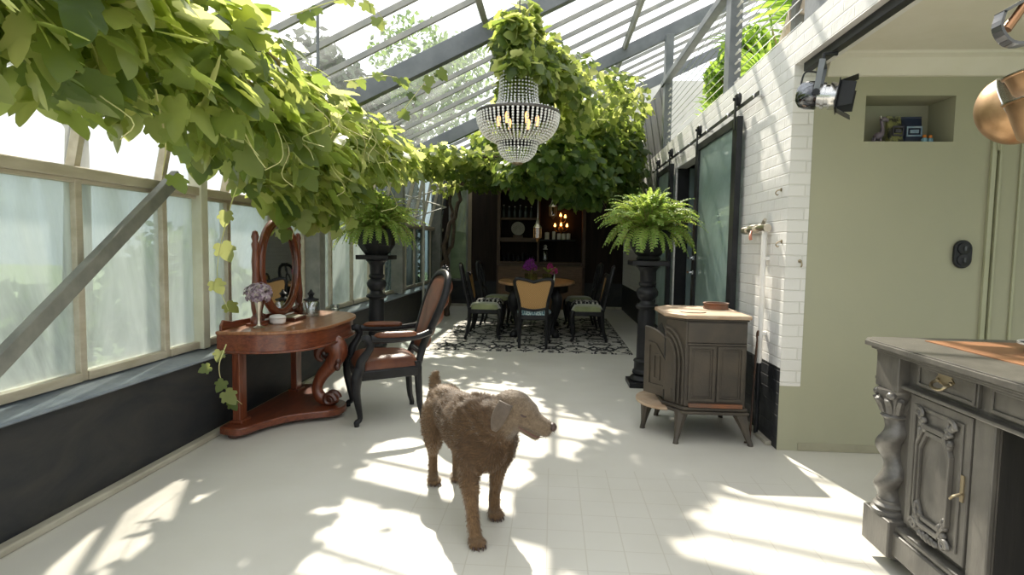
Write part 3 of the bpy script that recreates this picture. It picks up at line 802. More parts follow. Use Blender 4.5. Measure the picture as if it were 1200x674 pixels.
# mirror of the dressing table
mx_, mz = .125, 1.075
A, B = .275, .335
def mo(a, b, n=56): return ellipse(a, b, n)
mf = MB()
mir_n = V(1, -.03, .02).normalized(); my = V(0, 0, 1).cross(mir_n).normalized(); mz_ = mir_n.cross(my)
oc = V(mx_, -.02, mz)
mf.tube([oc + my * a + mz_ * b for a, b in mo(A, B) + [mo(A, B)[0]]], .026, 10, cap=False)
mf.tube([oc + my * a + mz_ * b + mir_n * .014 for a, b in mo(A - .02, B - .02) + [mo(A - .02, B - .02)[0]]], .012, 8, cap=False)
mf.plate(mo(A, B), oc - mir_n * .022, my, mz_, .012)
fr = mf.build('mirror_frame', MAHOGV, dt, label='oval moulded frame of the mirror')
MB().plate(mo(A - .012, B - .012), oc - mir_n * .004, my, mz_, .003).build('mirror_glass', MIRROR, fr, smooth=0, label='silvered oval glass')
for s in (-1, 1):
    p = MB(); y = -.02 + s * .335
    p.lathe([(.036, .70), (.036, .74), (.022, .76), (.030, .80), (.034, .86), (.026, .95), (.022, 1.05), (.026, 1.12), (.020, 1.20), (.026, 1.24), (.018, 1.26), (.026, 1.29), (.016, 1.325), (.001, 1.335)], (mx_ - .01, y, 0), 14)
    p.box((mx_ - .06, y - .045, .688), (mx_ + .05, y + .045, .704))
    po = p.build('mirror_post', MAHOGV, dt)
    q = MB()
    for j, (dy, zz) in enumerate([(.05, .73), (.075, .70)]):
        pts = [(mx_, y + s * (dy - .10) + .04 * math.cos(a) * s, zz + .05 + .05 * math.sin(a)) for a in np.linspace(-2.6, 2.2, 14)]
        q.tube(pts, list(np.linspace(.02, .010, 14)), 8)
    q.tube([(mx_, y - s * .02, .96), (mx_, y - s * .06, .87), (mx_, y - s * .03, .78), (mx_, y - s * .08, .72)], [.012, .022, .02, .012], 8, n=12)
    q.build('scroll_bracket', MAHOGD, po)
MB().box((mx_ - .03, -.36, .690), (mx_ + .02, .32, .715)).build('mirror_base_rail', MAHOG, dt, smooth=0, bevel=.004)

# things on the dressing table
vs = thing('bud_vase', 'slender silver bud vase on the near end of the dressing table', 'vase', (-1.925, 3.765, .6885))
MB().lathe([(.001, 0), (.034, 0), (.036, .006), (.016, .016), (.010, .03), (.009, .06), (.014, .10), (.020, .145), (.025, .175), (.022, .175), (.012, .12), (.001, .10)], seg=20).build('vase_body', SILVER, vs)
hb = thing('dried_hydrangea', 'dusty lilac dried hydrangea head standing in the silver bud vase', 'flower', (-1.925, 3.765, .815))
MB().tube([(0, 0, -.015), (0, 0, .04), (.005, -.005, .10)], .004, 6).build('stem', CANE, hb)
rnd = random.Random(3); bl = MB()
for i in range(300):
    a, b = rnd.uniform(0, 6.28), math.acos(rnd.uniform(-.75, 1)); r_ = rnd.uniform(.6, 1.08)
    c = V(.085 * r_ * math.sin(b) * math.cos(a), .085 * r_ * math.sin(b) * math.sin(a), .105 + .068 * r_ * math.cos(b))
    d = (c - V(0, 0, .08)).normalized(); u = d.orthogonal().normalized(); w_ = d.cross(u)
    for q in range(4):
        g = q * PI / 2 + i; e = u * math.cos(g) + w_ * math.sin(g); h = u * math.cos(g + .8) + w_ * math.sin(g + .8); h2 = u * math.cos(g - .8) + w_ * math.sin(g - .8)
        bl.add([c, c + h2 * .012 + d * .003, c + e * .019 + d * .002, c + h * .012 + d * .003], [(0, 1, 2, 3)])
bl.build('blossoms', leaf_mat('hydrangea_petals', [(.24, .17, .25), (.40, .31, .38), (.55, .49, .50), (.36, .30, .24)], [(.3, .2, .3), (.5, .4, .45)], .25, .7), hb, smooth=0)
cp = thing('lidded_pot', 'small round white lidded pot on the dressing table', 'pot', (-1.905, 3.99, .6885))
MB().lathe([(.001, 0), (.042, 0), (.053, .010), (.055, .036), (.050, .040)], seg=24).build('bowl', CERAMIC, cp)
MB().lathe([(.056, .0402), (.057, .046), (.048, .058), (.02, .066), (.001, .068)], seg=24).build('lid', CERAMIC, cp)
tr_ = thing('trinket_box', 'low dark wooden trinket box with a green and brown lid beside the white pot', 'box', (-1.885, 4.20, .6885))
MB().box((-.055, -.095, 0), (.055, .095, .026)).build('box_body', MAHOGD, tr_, smooth=0, bevel=.004)
MB().box((-.05, -.09, .0262), (.05, .09, .032)).build('lid', M('box_lid', (.22, .20, .10), (.14, .12, .06), scale=14), tr_, smooth=0, bevel=.002)
jr = thing('storage_jar', 'clear glass jar with a black pointed stopper at the back of the dressing table', 'jar', (-1.865, 4.47, .6885))
MB().lathe([(.001, .002), (.060, .002), (.064, .012), (.064, .10), (.052, .118), (.048, .122), (.045, .118), (.058, .098), (.058, .014), (.001, .010)], seg=28).build('jar_body', GLASSJ, jr)
s_ = MB(); s_.lathe([(.001, .123), (.058, .123), (.058, .134), (.03, .142), (.016, .15), (.02, .165), (.03, .175), (.014, .19), (.005, .205), (.001, .21)], seg=16, flute=8, fa=.06)
s_.build('stopper', BLACKM, jr)
cd = thing('candle_glass', 'white candle in a small glass on the slate window sill', 'candle', (-2.235, 5.96, .537))
MB().lathe([(.001, .001), (.042, .001), (.046, .09), (.043, .09), (.039, .006), (.001, .006)], seg=24).build('glass_cup', GLASSJ, cd)
MB().lathe([(.001, .007), (.036, .007), (.037, .05), (.001, .052)], seg=20).build('wax', WAX, cd)

# ------------------------------------------------------------------ oxblood armchair
def tilt_frame(o, bv):
    """basis of a raked chair back: across, up the slope, out of the front"""
    bv = V(bv).normalized(); ux = V(1, 0, 0)
    return V(o), ux, bv, bv.cross(ux) * -1
ac = thing('armchair', 'carved black armchair with buttoned oxblood leather beside the dressing table', 'armchair', (-1.205, 4.275, 0), R(115))
def leg_front(x, y, h, s=1.0):
    sx = 1 if x > 0 else -1
    return MB().tube([(x, y, h), (x + sx * .012, y + .02, h - .06), (x + sx * .012, y + .025, h * .62), (x, y + .008, h * .34), (x - sx * .006, y - .004, h * .13), (x + sx * .006, y + .020, .03), (x + sx * .006, y + .020, .012), (x + sx * .006, y + .020, 0)],
                     [.034 * s, .037 * s, .029 * s, .022 * s, .017 * s, .019 * s, .017 * s, .016 * s], 10, n=24)
def leg_rear(x, y, h, s=1.0, kick=.07):
    return MB().tube([(x, y, h), (x, y - .008, h * .6), (x, y - kick * .5, h * .25), (x, y - kick, .03), (x, y - kick, .012), (x, y - kick, 0)], [.027 * s, .025 * s, .021 * s, .019 * s, .018 * s, .018 * s], 8, n=12)
for x in (-.275, .275): leg_front(x, .235, .40, 1.05).build('leg', BLACKW, ac)
for x in (-.185, .185): leg_rear(x, -.185, .42, 1.05, .035).build('leg', BLACKW, ac)
def seat_outline(wf, wr, df, dr, k=9, bow=.03):
    pts = [(wf * (1 - 2 * i / k), df + bow * math.sin(PI * i / k)) for i in range(k + 1)]
    pts += [(-wr, -dr), (wr, -dr)]
    return pts
so = seat_outline(.30, .205, .235, .215)
MB().prism(so, .315, .385).build('seat_frame', BLACKW, ac, smooth=30, bevel=.012)
def cushion(wf, wr, df, dr, z0, hgt, nu=20, nv=18, bow=.03, dimple=None):
    m_ = MB()
    def fn(u, v):
        w = wr + (wf - wr) * v; y = -dr + (df + dr) * v + bow * math.sin(PI * u) * v
        x = w * (2 * u - 1)
        e = (1 - abs(2 * u - 1) ** 5) * (1 - abs(2 * v - 1) ** 5)
        z = z0 + hgt * max(0, e) ** .45
        if dimple: z += dimple(x, y) * max(0, e)
        return (x, y, z)
    m_.grid(fn, nu, nv)
    b = len(m_.v)
    return m_
s_ = cushion(.285, .195, .225, .20, .386, .085)
s_.build('seat', LEATHER, ac, label='oxblood leather seat')
bo, bx, bv, bn = tilt_frame((0, -.20, .42), (0, -.235, .66))
def P3(u, v, d=0.0): return bo + bx * u + bv * v + bn * d
half = [(.15, .05), (.135, .10), (.15, .18), (.20, .30), (.235, .42), (.235, .52), (.19, .61), (.10, .655), (0, .665)]
cl = catmull(half, 24)
loop = [(a, b) for a, b in cl] + [(-a, b) for a, b in cl[::-1][1:]]
bf = MB()
bf.tube([P3(a, b) for a, b in loop] , .028, 10, sy=1.0)
bf.tube([P3(a, .055) for a in (.15, .05, -.05, -.15)], .024, 8)
for s in (-1, 1):
    bf.tube([P3(s * .18, -.12), P3(s * .17, -.03), P3(s * .15, .06)], [.028, .028, .026], 8, n=8)
fr = bf.build('back_frame', BLACKW, ac)
cr = MB()
for i in range(-3, 4):
    cr.ball(P3(i * .032, .675 + .02 * math.cos(i * .5), .004), (.02, .016, .024 if i % 2 else .032), 8, 6)
cr.build('carved_crest', BLACKW, fr)
inner = [(a * .92, b) for a, b in cl]
cv, cu = np.array([b for a, b in cl]), np.array([a for a, b in cl])
def back_w(v):
    return float(np.interp(v, cv, cu)) * .93
def backfn(side):
    def fn(u, v):
        vv = .075 + (.640 - .075) * v; w = back_w(vv); x = w * (2 * u - 1)
        e = max(0, (1 - abs(2 * u - 1) ** 4) * (1 - abs(2 * v - 1) ** 6)) ** .5
        d = .012 + .042 * e
        if side > 0:
            a, b = x / .11, (vv - .34) / .12
            t = (abs(math.sin(PI * (a + b) / 2)) * abs(math.sin(PI * (a - b) / 2))) ** .45
            d += .075 * (t - .6) * e
        return P3(x, vv, side * d)
    return fn
MB().grid(backfn(1), 44, 52).build('tufted_back', LEATHER, ac, smooth=70, label='deep-buttoned oxblood leather back')
for ia in range(-3, 4):
    for ib in range(-4, 5):
        if (ia + ib) % 2: continue
        bxx, bvv = ia * .055 * 2 * .5, .34 + ib * .06
        if .12 < bvv < .60 and abs(bxx) < back_w(bvv) - .03:
            MB().ball(P3(bxx, bvv, .026), (.009, .009, .009), 8, 6).build('button', LEATHER, ac)
MB().grid(backfn(-.5), 16, 20).build('back_panel', LEATHER, ac, smooth=70)
for s in (-1, 1):
    a = MB()
    a.tube([(s * .275, .232, .38), (s * .285, .225, .45), (s * .300, .180, .52), (s * .303, .165, .565), (s * .30, .19, .607), (s * .296, .225, .607)], [.034, .033, .027, .026, .031, .020], 10, n=24)
    a.tube([(s * .298, .16, .603), (s * .29, 0, .597), (s * .265, -.16, .605), (s * .20, -.27, .625)], [.028, .024, .022, .024], 10, n=20)
    ar = a.build('arm', BLACKW, ac)
    MB().tube([(s * .298, .14, .622), (s * .295, .10, .630), (s * .285, -.03, .630), (s * .27, -.13, .629), (s * .262, -.155, .623)], [.012, .034, .036, .033, .012], 12, n=22, sy=.62).build('arm_pad', LEATHER, ar, label='leather arm pad')

# ------------------------------------------------------------------ dining table, rug, chairs
rg = MB().box((-1.46, 7.0, .001), (.965, 10.5, .011)).build('area_rug', RUGM, smooth=0)
tag(rg, 'charcoal and cream damask rug under the dining table', 'rug')
ZR = .012
tb = thing('dining_table', 'oval dining table with a pale wooden top on a black base, on the rug', 'table', (-.23, 8.72, ZR + .003))
MB().prism(ellipse(.56, .95, 64), .712, .745).build('table_top', TABLEW, tb, smooth=30, bevel=.008, label='honey brown wooden top')
m_ = MB(); m_.prism(ellipse(.46, .80, 48), .60, .7115); m_.build('apron', BLACKW, tb, smooth=30)
for sx in (-1, 1):
    for sy in (-1, 1):
        MB().tube([(sx * .26, sy * .56, .62), (sx * .30, sy * .62, .52), (sx * .285, sy * .60, .36), (sx * .245, sy * .55, .20), (sx * .25, sy * .56, .09), (sx * .285, sy * .605, .035), (sx * .29, sy * .61, .015), (sx * .29, sy * .61, .0)], [.07, .075, .058, .042, .04, .055, .055, .05], 12, n=24).build('leg', BLACKW, tb)

def dining_chair(name, label, kind, seatm, group):
    t = thing(name, label, 'chair', (0, 0, ZR), 0, group)
    for x in (-.20, .20): leg_front(x, .19, .41, .95).build('leg', BLACKW, t)
    for x in (-.165, .165): leg_rear(x, -.185, .43, .95, .055).build('leg', BLACKW, t)
    MB().prism(seat_outline(.225, .18, .20, .20), .345, .405).build('seat_frame', BLACKW, t, smooth=30, bevel=.01)
    cushion(.222, .178, .198, .195, .405, .075, 14, 12).build('seat', seatm, t)
    o_, ux, uv, un = tilt_frame((0, -.195, .40), (0, -.12, .58))
    def Q(u, v, d=0.0): return o_ + ux * u + uv * v + un * d
    f = MB()
    if kind == 'cane':
        hl = [(.165, -.03), (.165, .08), (.18, .20), (.215, .34), (.23, .42), (.205, .462), (.12, .458), (.05, .440), (0, .425)]
        c_ = catmull(hl, 26); lp = [(a, b) for a, b in c_] + [(-a, b) for a, b in c_[::-1][1:]]
        f.tube([Q(a, b) for a, b in lp], .021, 8)
        f.tube([Q(a, .10 - .03 * math.cos(a * 9)) for a in (.165, .08, 0, -.08, -.165)], .018, 8, n=12)
        f.build('back_frame', BLACKW, t)
        lo = [(a, b) for a, b in c_ if b > .075]
        poly = lo + [(-a, b) for a, b in lo[::-1][1:]]
        MB().plate(poly, o_ - un * .004, ux, uv, .008).build('cane_panel', CANEW, t, smooth=0, label='woven cane back panel')
    else:
        hl = [(.155, -.03), (.145, .10), (.165, .22), (.205, .36), (.20, .48), (.13, .575), (0, .60)]
        c_ = catmull(hl, 24); lp = [(a, b) for a, b in c_] + [(-a, b) for a, b in c_[::-1][1:]]
        f.tube([Q(a, b) for a, b in lp], [.02] * 10 + [.024] * (len(lp) - 20) + [.02] * 10, 8)
        for i in range(-2, 3): f.ball(Q(i * .035, .605, .006), (.022, .016, .026), 8, 6)
        f.build('back_frame', BLACKW, t)
        s2 = MB()
        s2.tube([Q(-.15, .17), Q(-.06, .20, .01), Q(0, .235, .012), Q(.06, .20, .01), Q(.15, .17)], [.014, .02, .026, .02, .014], 8, n=18)
        s2.tube([Q(a, b, .0) for a, b in [(0, .23), (.05, .31), (.04, .40), (0, .45), (-.04, .40), (-.05, .31), (0, .23)]], .013, 8, n=26)
        s2.tube([Q(0, .44), Q(0, .52), Q(0, .59)], [.012, .02, .014], 8)
        s2.build('carved_splat', BLACKW, t)
    return t
G = 'chairs around the dining table'
c1 = dining_chair('dining_chair', 'black chair with a woven cane back seen from behind, between table and armchair', 'cane', BLUESEAT, G)
c1.location = (-.225, 7.43, ZR)
c2 = dining_chair('dining_chair', 'carved black chair with green seat on the window side, first from the armchair', 'balloon', VELVET, G)
c2.location = (-.92, 7.97, ZR); c2.rotation_euler = (0, 0, R(-84))
c3 = dining_chair('dining_chair', 'black chair with black and white patterned seat in the middle of the window side', 'cane', PATSEAT, G)
c3.location = (-.93, 8.66, ZR); c3.rotation_euler = (0, 0, R(-90))
dup(c2, (-.86, 9.35, ZR), R(-95), 'carved black chair with green seat on the window side, next to the bookcase', G)
dup(c2, (.49, 7.98, ZR), R(86), 'carved black chair with green seat on the brick wall side, first from the stove', G)
dup(c3, (.50, 8.66, ZR), R(90), 'black chair with black and white patterned seat in the middle of the brick side', G)
dup(c2, (.44, 9.35, ZR), R(96), 'carved black chair with green seat on the brick wall side, next to the bookcase', G)

# flowers on the table
zt = ZR + .7455
for i, (x, lab) in enumerate([(-.30, 'square green glass vase under the purple flowers on the dining table'), (-.055, 'square glass vase with pink flowers beside the purple ones on the dining table')]):
    v_ = thing('glass_vase', lab, 'vase', (x, 8.32, zt), 0, 'vases on the dining table')
    m_ = MB(); hw, hh = .085, .12
    m_.ring([(-hw, -hw), (hw, -hw), (hw, hw), (-hw, hw)], [(-hw + .006, -hw + .006), (hw - .006, -hw + .006), (hw - .006, hw - .006), (-hw + .006, hw - .006)], (0, 0, .001), (1, 0, 0), (0, 1, 0), hh)
    m_.box((-hw + .006, -hw + .006, .001), (hw - .006, hw - .006, .008))
    m_.build('vase_body', GLASSG, v_, smooth=0)
def posy(name, label, loc, heads, cols, r, leaves, seed):
    t = thing(name, label, 'flowers', loc)
    st = MB(); pe = MB(); lf = MB(); rn = random.Random(seed)
    for (x, y, z, rr) in heads:
        st.tube([(x * .35, y * .35, -.10), (x * .6, y * .6, z * .4), (x, y, z)], .004, 5)
        for i in range(int(120 * (rr / .06) ** 1.2)):
            a, b = rn.uniform(0, 6.28), math.acos(rn.uniform(-.7, 1))
            d = V(math.sin(b) * math.cos(a), math.sin(b) * math.sin(a), math.cos(b)); c = V(x, y, z) + d * rr * rn.uniform(.6, 1)
            u = (d.orthogonal().normalized()); w_ = d.cross(u); g = rn.uniform(0, 6.28)
            e = (u * math.cos(g) + w_ * math.sin(g)); h = e.cross(d)
            s = rr * .3
            pe.add([c - h * s * .5, c + (e * .6 + d * .6) * s, c + h * s * .5, c - d * s * .3], [(0, 1, 2, 3)])
    for i in range(leaves):
        a = rn.uniform(0, 6.28); d = V(math.cos(a), math.sin(a), rn.uniform(.1, .9))
        frond_leaf(lf, d.normalized() * .03, d, rn.uniform(.08, .14), .03, .5, 4)
    st.build('stems', CANE, t); pe.build('blossoms', cols, t, smooth=0); lf.build('leaves', LEAF, t, smooth=0)
PURP = leaf_mat('purple_petals', [(.17, .03, .22), (.28, .05, .34), (.36, .06, .36)], [(.45, .07, .5), (.55, .1, .55)], .3, .6)
PINK = leaf_mat('magenta_petals', [(.45, .03, .20), (.58, .06, .30)], [(.75, .08, .4), (.8, .12, .5)], .3, .6)
posy('purple_flowers', 'big purple flower heads standing in a glass vase on the dining table', (-.30, 8.32, zt + .13), [(-.03, 0, .10, .085), (.03, -.05, .08, .06), (-.07, .05, .06, .06), (.0, .05, .17, .045)], PURP, .06, 16, 5)
posy('pink_flowers', 'small magenta flower heads standing in a glass vase on the dining table', (-.055, 8.32, zt + .13), [(.07, -.02, .03, .055), (.02, .05, .06, .05), (.02, -.04, .10, .045)], PINK, .05, 12, 6)
# ------------------------------------------------------------------ cast iron stove
sv = thing('wood_stove', 'old cast iron wood stove with an open arched door by the brick wall', 'stove', (0.80, 3.82, 0))
def sw(x, y): return (x - .80, y - 3.82)
plan = [(.865, 3.85), (1.250, 3.85), (1.250, 4.46), (.865, 4.46), (.765, 4.32), (.765, 3.99)]
def scaled(pl, d):
    cx = sum(p[0] for p in pl) / len(pl); cy = sum(p[1] for p in pl) / len(pl)
    out = []
    for x, y in pl:
        v = V(x - cx, y - cy, 0); l = v.length
        q = v * ((l + d) / l); out.append((cx + q.x - .80, cy + q.y - 3.82))
    return out
bd = MB()
bd.prism(scaled(plan, 0), .235, .795)
b0 = bd.build('body', IRON, sv, smooth=0, bevel=.006)
MB().prism(scaled(plan, .035), .192, .212).build('base_plate', IRON, sv, smooth=0, bevel=.006)
MB().prism(scaled(plan, .022), .2125, .236).build('base_step', IRON, sv, smooth=0, bevel=.008)
MB().prism(scaled(plan, .012), .7955, .808).build('cornice', IRON, sv, smooth=0, bevel=.005)
tp = MB(); tp.prism(scaled(plan, .030), .808, .835)
tp.build('top_plate', IRONTOP, sv, smooth=0, bevel=.009, label='rusty pale brown top plate')
lid = MB(); lid.prism(ellipse(.085, .085, 28), 0, .007)
lid.v = [(x + .14, y + .20, z + .8352) for x, y, z in lid.v]; lid.build('hot_plate', IRONTOP, sv, smooth=0, bevel=.003)
fc = MB(); fc.lathe([(.085, .835), (.088, .84), (.083, .848), (.083, .868), (.089, .872), (.089, .878), (.074, .878), (.070, .84), (.001, .838)], (.36, .46, 0), 28)
fc.build('flue_collar', RUST, sv, label='rust brown flue collar')
# side panels facing the room end
pn = MB(); y = .03 - .001
def panel(mb, x0, x1, z0, z1, yy):
    t = .02
    mb.ring([(x0, z0), (x1, z0), (x1, z1), (x0, z1)], [(x0 + t, z0 + t), (x1 - t, z0 + t), (x1 - t, z1 - t), (x0 + t, z1 - t)], (0, yy, 0), (1, 0, 0), (0, 0, 1), .014)
    mb.ring([(x0 + t, z0 + t), (x1 - t, z0 + t), (x1 - t, z1 - t), (x0 + t, z1 - t)], [(x0 + 1.6 * t, z0 + 1.6 * t), (x1 - 1.6 * t, z0 + 1.6 * t), (x1 - 1.6 * t, z1 - 1.6 * t), (x0 + 1.6 * t, z1 - 1.6 * t)], (0, yy, 0), (1, 0, 0), (0, 0, 1), .007)
for x0, x1 in ((.085, .255), (.265, .435)):
    q = MB(); panel(q, x0, x1, .275, .635, .03); q.build('side_panel', IRON, sv, smooth=0, bevel=.002)
q = MB(); q.box((.075, .018, .655), (.445, .03, .785)); q.build('frieze', IRON, sv, smooth=0, bevel=.004)
MB().box((.075, .016, .638), (.445, .03, .652)).build('band', IRON, sv, smooth=0, bevel=.003)
# arch on the canted corner and front, dark plate standing for the shaded opening
cA, cB = V(.065, .03, 0), V(-.035, .17, 0)
ux = (cB - cA).normalized(); nn = V(ux.y, -ux.x, 0)
if nn.dot(V(-1, -1, 0)) < 0: nn = -nn
ar = MB()
for r_, w_, h_ in ((.17, .012, .012), (.135, .012, .018), (.10, .012, .012)):
    pts = []
    for i in range(13):
        a = PI / 2 * i / 12
        p = cA + ux * (.172 - r_ * math.cos(a) * .95) + V(0, 0, .50 + (r_ + .07) * math.sin(a)) + nn * .004
        pts.append(p)
    pts = [V(pts[0].x, pts[0].y, .25)] + pts
    ar.tube(pts, .010, 6)
ar.build('door_arch', IRON, sv)
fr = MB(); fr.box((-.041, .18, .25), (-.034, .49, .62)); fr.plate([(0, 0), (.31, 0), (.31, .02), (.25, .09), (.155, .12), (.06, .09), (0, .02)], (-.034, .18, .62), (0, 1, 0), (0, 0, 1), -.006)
fr.build('dark_opening_plate', DARKIN, sv, smooth=0)  # flat plate, its near-black colour stands in for the shade inside
# half-arched door leaf, swung open
H0 = V(.002, .135, 0); H1 = V(-.150, .34, 0)
dx = (H1 - H0).normalized(); W = (H1 - H0).length
dn = dx.cross(V(0, 0, 1)); 
outl = [(0, .255), (W, .255)] + [(W - W * math.sin(a), .50 + .205 * math.cos(a)) for a in np.linspace(0, PI / 2, 12)]
dr_ = MB(); dr_.plate(outl, H0, dx, (0, 0, 1), .026)
do = dr_.build('door', IRON, sv, smooth=0, bevel=.006)
q = MB()
q.ring([(W * .18, .31), (W * .84, .31), (W * .84, .62), (W * .55, .61), (W * .18, .50)], [(W * .25, .33), (W * .77, .33), (W * .77, .595), (W * .55, .588), (W * .25, .485)], H0 - dn * .008, dx, (0, 0, 1), .012)
q.ring([(W * .40, .36), (W * .64, .36), (W * .64, .54), (W * .40, .54)], [(W * .45, .375), (W * .59, .375), (W * .59, .525), (W * .45, .525)], H0 - dn * .007, dx, (0, 0, 1), .010)
q.tube([H0 + dx * (W - W * math.sin(a)) + V(0, 0, .50 + .207 * math.cos(a)) + dn * .012 for a in np.linspace(0, PI / 2, 12)], .013, 6)
q.build('door_moulding', IRON, do, smooth=30)
for z in (.30, .49):
    MB().tube([(.006, .128, z - .03), (.006, .128, z + .03)], .013, 8).build('hinge', IRON, sv)
# ash lip
lip = [(-.03, .06)] + [(-.03 - .17 * math.sin(a), .315 - .25 * math.cos(a)) for a in np.linspace(.15, PI - .15, 18)] + [(-.03, .57)]
MB().prism(lip, .196, .2135).build('ash_lip', IRONTOP, sv, smooth=30, bevel=.005, label='rounded ash lip with worn rusty edge')
MB().box((.09, .004, .2365), (.43, .028, .262)).build('rust_strip', RUST, sv, smooth=0, bevel=.004, label='orange rusty strip along the bottom')
for (x0, y0, x1, y1) in ((.055, .055, .015, .0), (.43, .055, .485, -.0), (.43, .60, .475, .645), (.03, .60, .0, .645), (-.12, .315, -.15, .315)):
    z = .192
    MB().tube([(x0, y0, z), (x0 * .6 + x1 * .4, y0 * .6 + y1 * .4, .12), (x0 * .25 + x1 * .75, y0 * .25 + y1 * .75, .05), (x1, y1, .012), (x1, y1, 0)], [.048, .032, .020, .017, .02], 8, n=12).build('leg', IRON, sv)

# ------------------------------------------------------------------ grey carved desk
XD, YD = 1.36, 2.47                      # front face, far side
dk = thing('carved_desk', 'grey painted carved desk with a twisted corner column and brown leather top', 'desk', (XD, YD, 0))
def dw(x, y): return (x - XD, y - YD)
ZT = .90
x1 = 2.40
chx = .05
outt = [(-.085 + chx, .10), (x1 - XD, .10), (x1 - XD, -1.62), (-.085, -1.62), (-.085, .10 - chx * 1.6)]
def inset(pl, d): 
    cx = sum(p[0] for p in pl) / len(pl); cy = sum(p[1] for p in pl) / len(pl)
    return [(x + (d if x < cx else -d), y + (d if y < cy else -d)) for x, y in pl]
tp = MB(); tp.prism(outt, ZT - .022, ZT - .004); tp.prism(inset(outt, .012), ZT - .004, ZT)
tp.prism(inset(outt, .018), ZT - .034, ZT - .022); tp.prism(inset(outt, .032), ZT - .046, ZT - .034)
tp.build('desk_top', GREYW, dk, smooth=0, bevel=.005)
LEA = M('tan_leather_inlay', (.36, .17, .08), (.22, .10, .05), rough=.4, scale=4, detail=7)
MB().prism([(.13, -.01), (.90, -.01), (.90, -1.5), (.13, -1.5)], ZT + .0002, ZT + .003).build('leather_inlay', LEA, dk, smooth=0, label='worn brown leather writing surface')
# upper frieze, drawers
MB().box((.02, -1.5, .735), (.98, .06, ZT - .047)).build('frieze', GREYW, dk, smooth=0)
MB().box((-.012, -1.52, .728), (.99, .07, .742)).build('frieze_moulding', GREYW, dk, smooth=0, bevel=.004)
def drawer(y0, y1, handle=True):
    q = MB(); q.box((.006, y0, .756), (.022, y1, .848))
    d = q.build('drawer', GREYW, dk, smooth=0, bevel=.003)
    q = MB(); t = .012
    q.ring([(y0 + .006, .762), (y1 - .006, .762), (y1 - .006, .842), (y0 + .006, .842)], [(y0 + t + .006, .762 + t), (y1 - t - .006, .762 + t), (y1 - t - .006, .842 - t), (y0 + t + .006, .842 - t)], (.006, 0, 0), (0, 1, 0), (0, 0, 1), -.006)
    q.build('drawer_moulding', GREYW, d, smooth=0, bevel=.002)
    if handle:
        yc = (y0 + y1) / 2
        q = MB(); q.plate([(-.048, .0), (-.035, .012), (-.04, .022), (-.02, .03), (0, .026), (.02, .03), (.04, .022), (.035, .012), (.048, 0), (.03, -.014), (0, -.022), (-.03, -.014)], (.006, yc, .812), (0, 1, 0), (0, 0, 1), -.004)
        q.tube([(.0, yc - .034, .806), (-.018, yc - .036, .795), (-.026, yc - .02, .783), (-.026, yc + .02, .783), (-.018, yc + .036, .795), (.0, yc + .034, .806)], .0055, 8, n=20)
        for s in (-1, 1): q.ball((.0, yc + s * .034, .806), .008, 8, 6)
        q.build('drawer_handle', BRASS, d, label='brass bail handle with pierced back plate')
drawer(-.500, -.185); drawer(-1.02, -.555, False); drawer(-1.40, -1.08)
def pedestal(y0, y1, tag_):
    b = MB(); b.box((.03, y0, .19), (.95, y1, .735)); b.build('pedestal', GREYW, dk, smooth=0)
    b = MB(); b.box((-.02, y0 - .01, .075), (.96, y1 + .02, .165)); b.build('plinth', GREYW, dk, smooth=0, bevel=.006)
    b = MB(); b.box((-.010, y0 - .005, .165), (.955, y1 + .01, .19)); b.build('plinth_moulding', GREYW, dk, smooth=0, bevel=.008)
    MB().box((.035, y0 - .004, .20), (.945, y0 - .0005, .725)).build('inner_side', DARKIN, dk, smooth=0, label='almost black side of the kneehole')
    for yy in (y0 + .06, y1 - .06):
        for xx in (.06, .88):
            MB().lathe([(.012, 0), (.03, .012), (.034, .03), (.026, .05), (.03, .075)], (xx, yy, 0), 14).build('bun_foot', GREYD, dk)
pedestal(-.575, .03, 0); pedestal(-1.48, -1.06, 1)
# corner stile block and pilaster
MB().box((-.038, -.135, .06), (.10, .055, .205)).build('corner_block', GREYW, dk, smooth=0, bevel=.006)
MB().box((-.025, -.115, .71), (.09, .04, ZT - .047)).build('corner_block', GREYW, dk, smooth=0, bevel=.005)
MB().box((.012, -.575, .19), (.03, -.487, .735)).build('pilaster', GREYW, dk, smooth=0, bevel=.004)
cl_ = MB(); cc = (.020, -.037)
n_s = 60; rows = []
zs = np.linspace(.255, .60, n_s)
seg = 20; vs = []; 
for i, z in enumerate(zs):
    t = i / (n_s - 1); off = .017 * min(1, 6 * t, 6 * (1 - t)); ph = t * 2 * PI * 2.0 + .6
    for j in range(seg):
        a = 2 * PI * j / seg
        r_ = .044 + .005 * math.sin(PI * t)
        vs.append((cc[0] + off * math.cos(ph) + r_ * math.cos(a), cc[1] + off * math.sin(ph) + r_ * math.sin(a), z))
fs = [(i * seg + j, i * seg + (j + 1) % seg, (i + 1) * seg + (j + 1) % seg, (i + 1) * seg + j) for i in range(n_s - 1) for j in range(seg)] + [tuple(range(seg)), tuple((n_s - 1) * seg + j for j in range(seg))]
cl_.add(vs, fs); co_ = cl_.build('twisted_column', GREYD, dk)
q = MB(); q.lathe([(.068, .205), (.068, .222), (.056, .228), (.062, .240), (.05, .25), (.05, .262)], (cc[0], cc[1], 0), 24); q.build('column_base', GREYD, co_)
q = MB(); q.lathe([(.046, .592), (.054, .602), (.046, .612), (.05, .65), (.066, .695), (.070, .70), (.070, .7095)], (cc[0], cc[1], 0), 24)
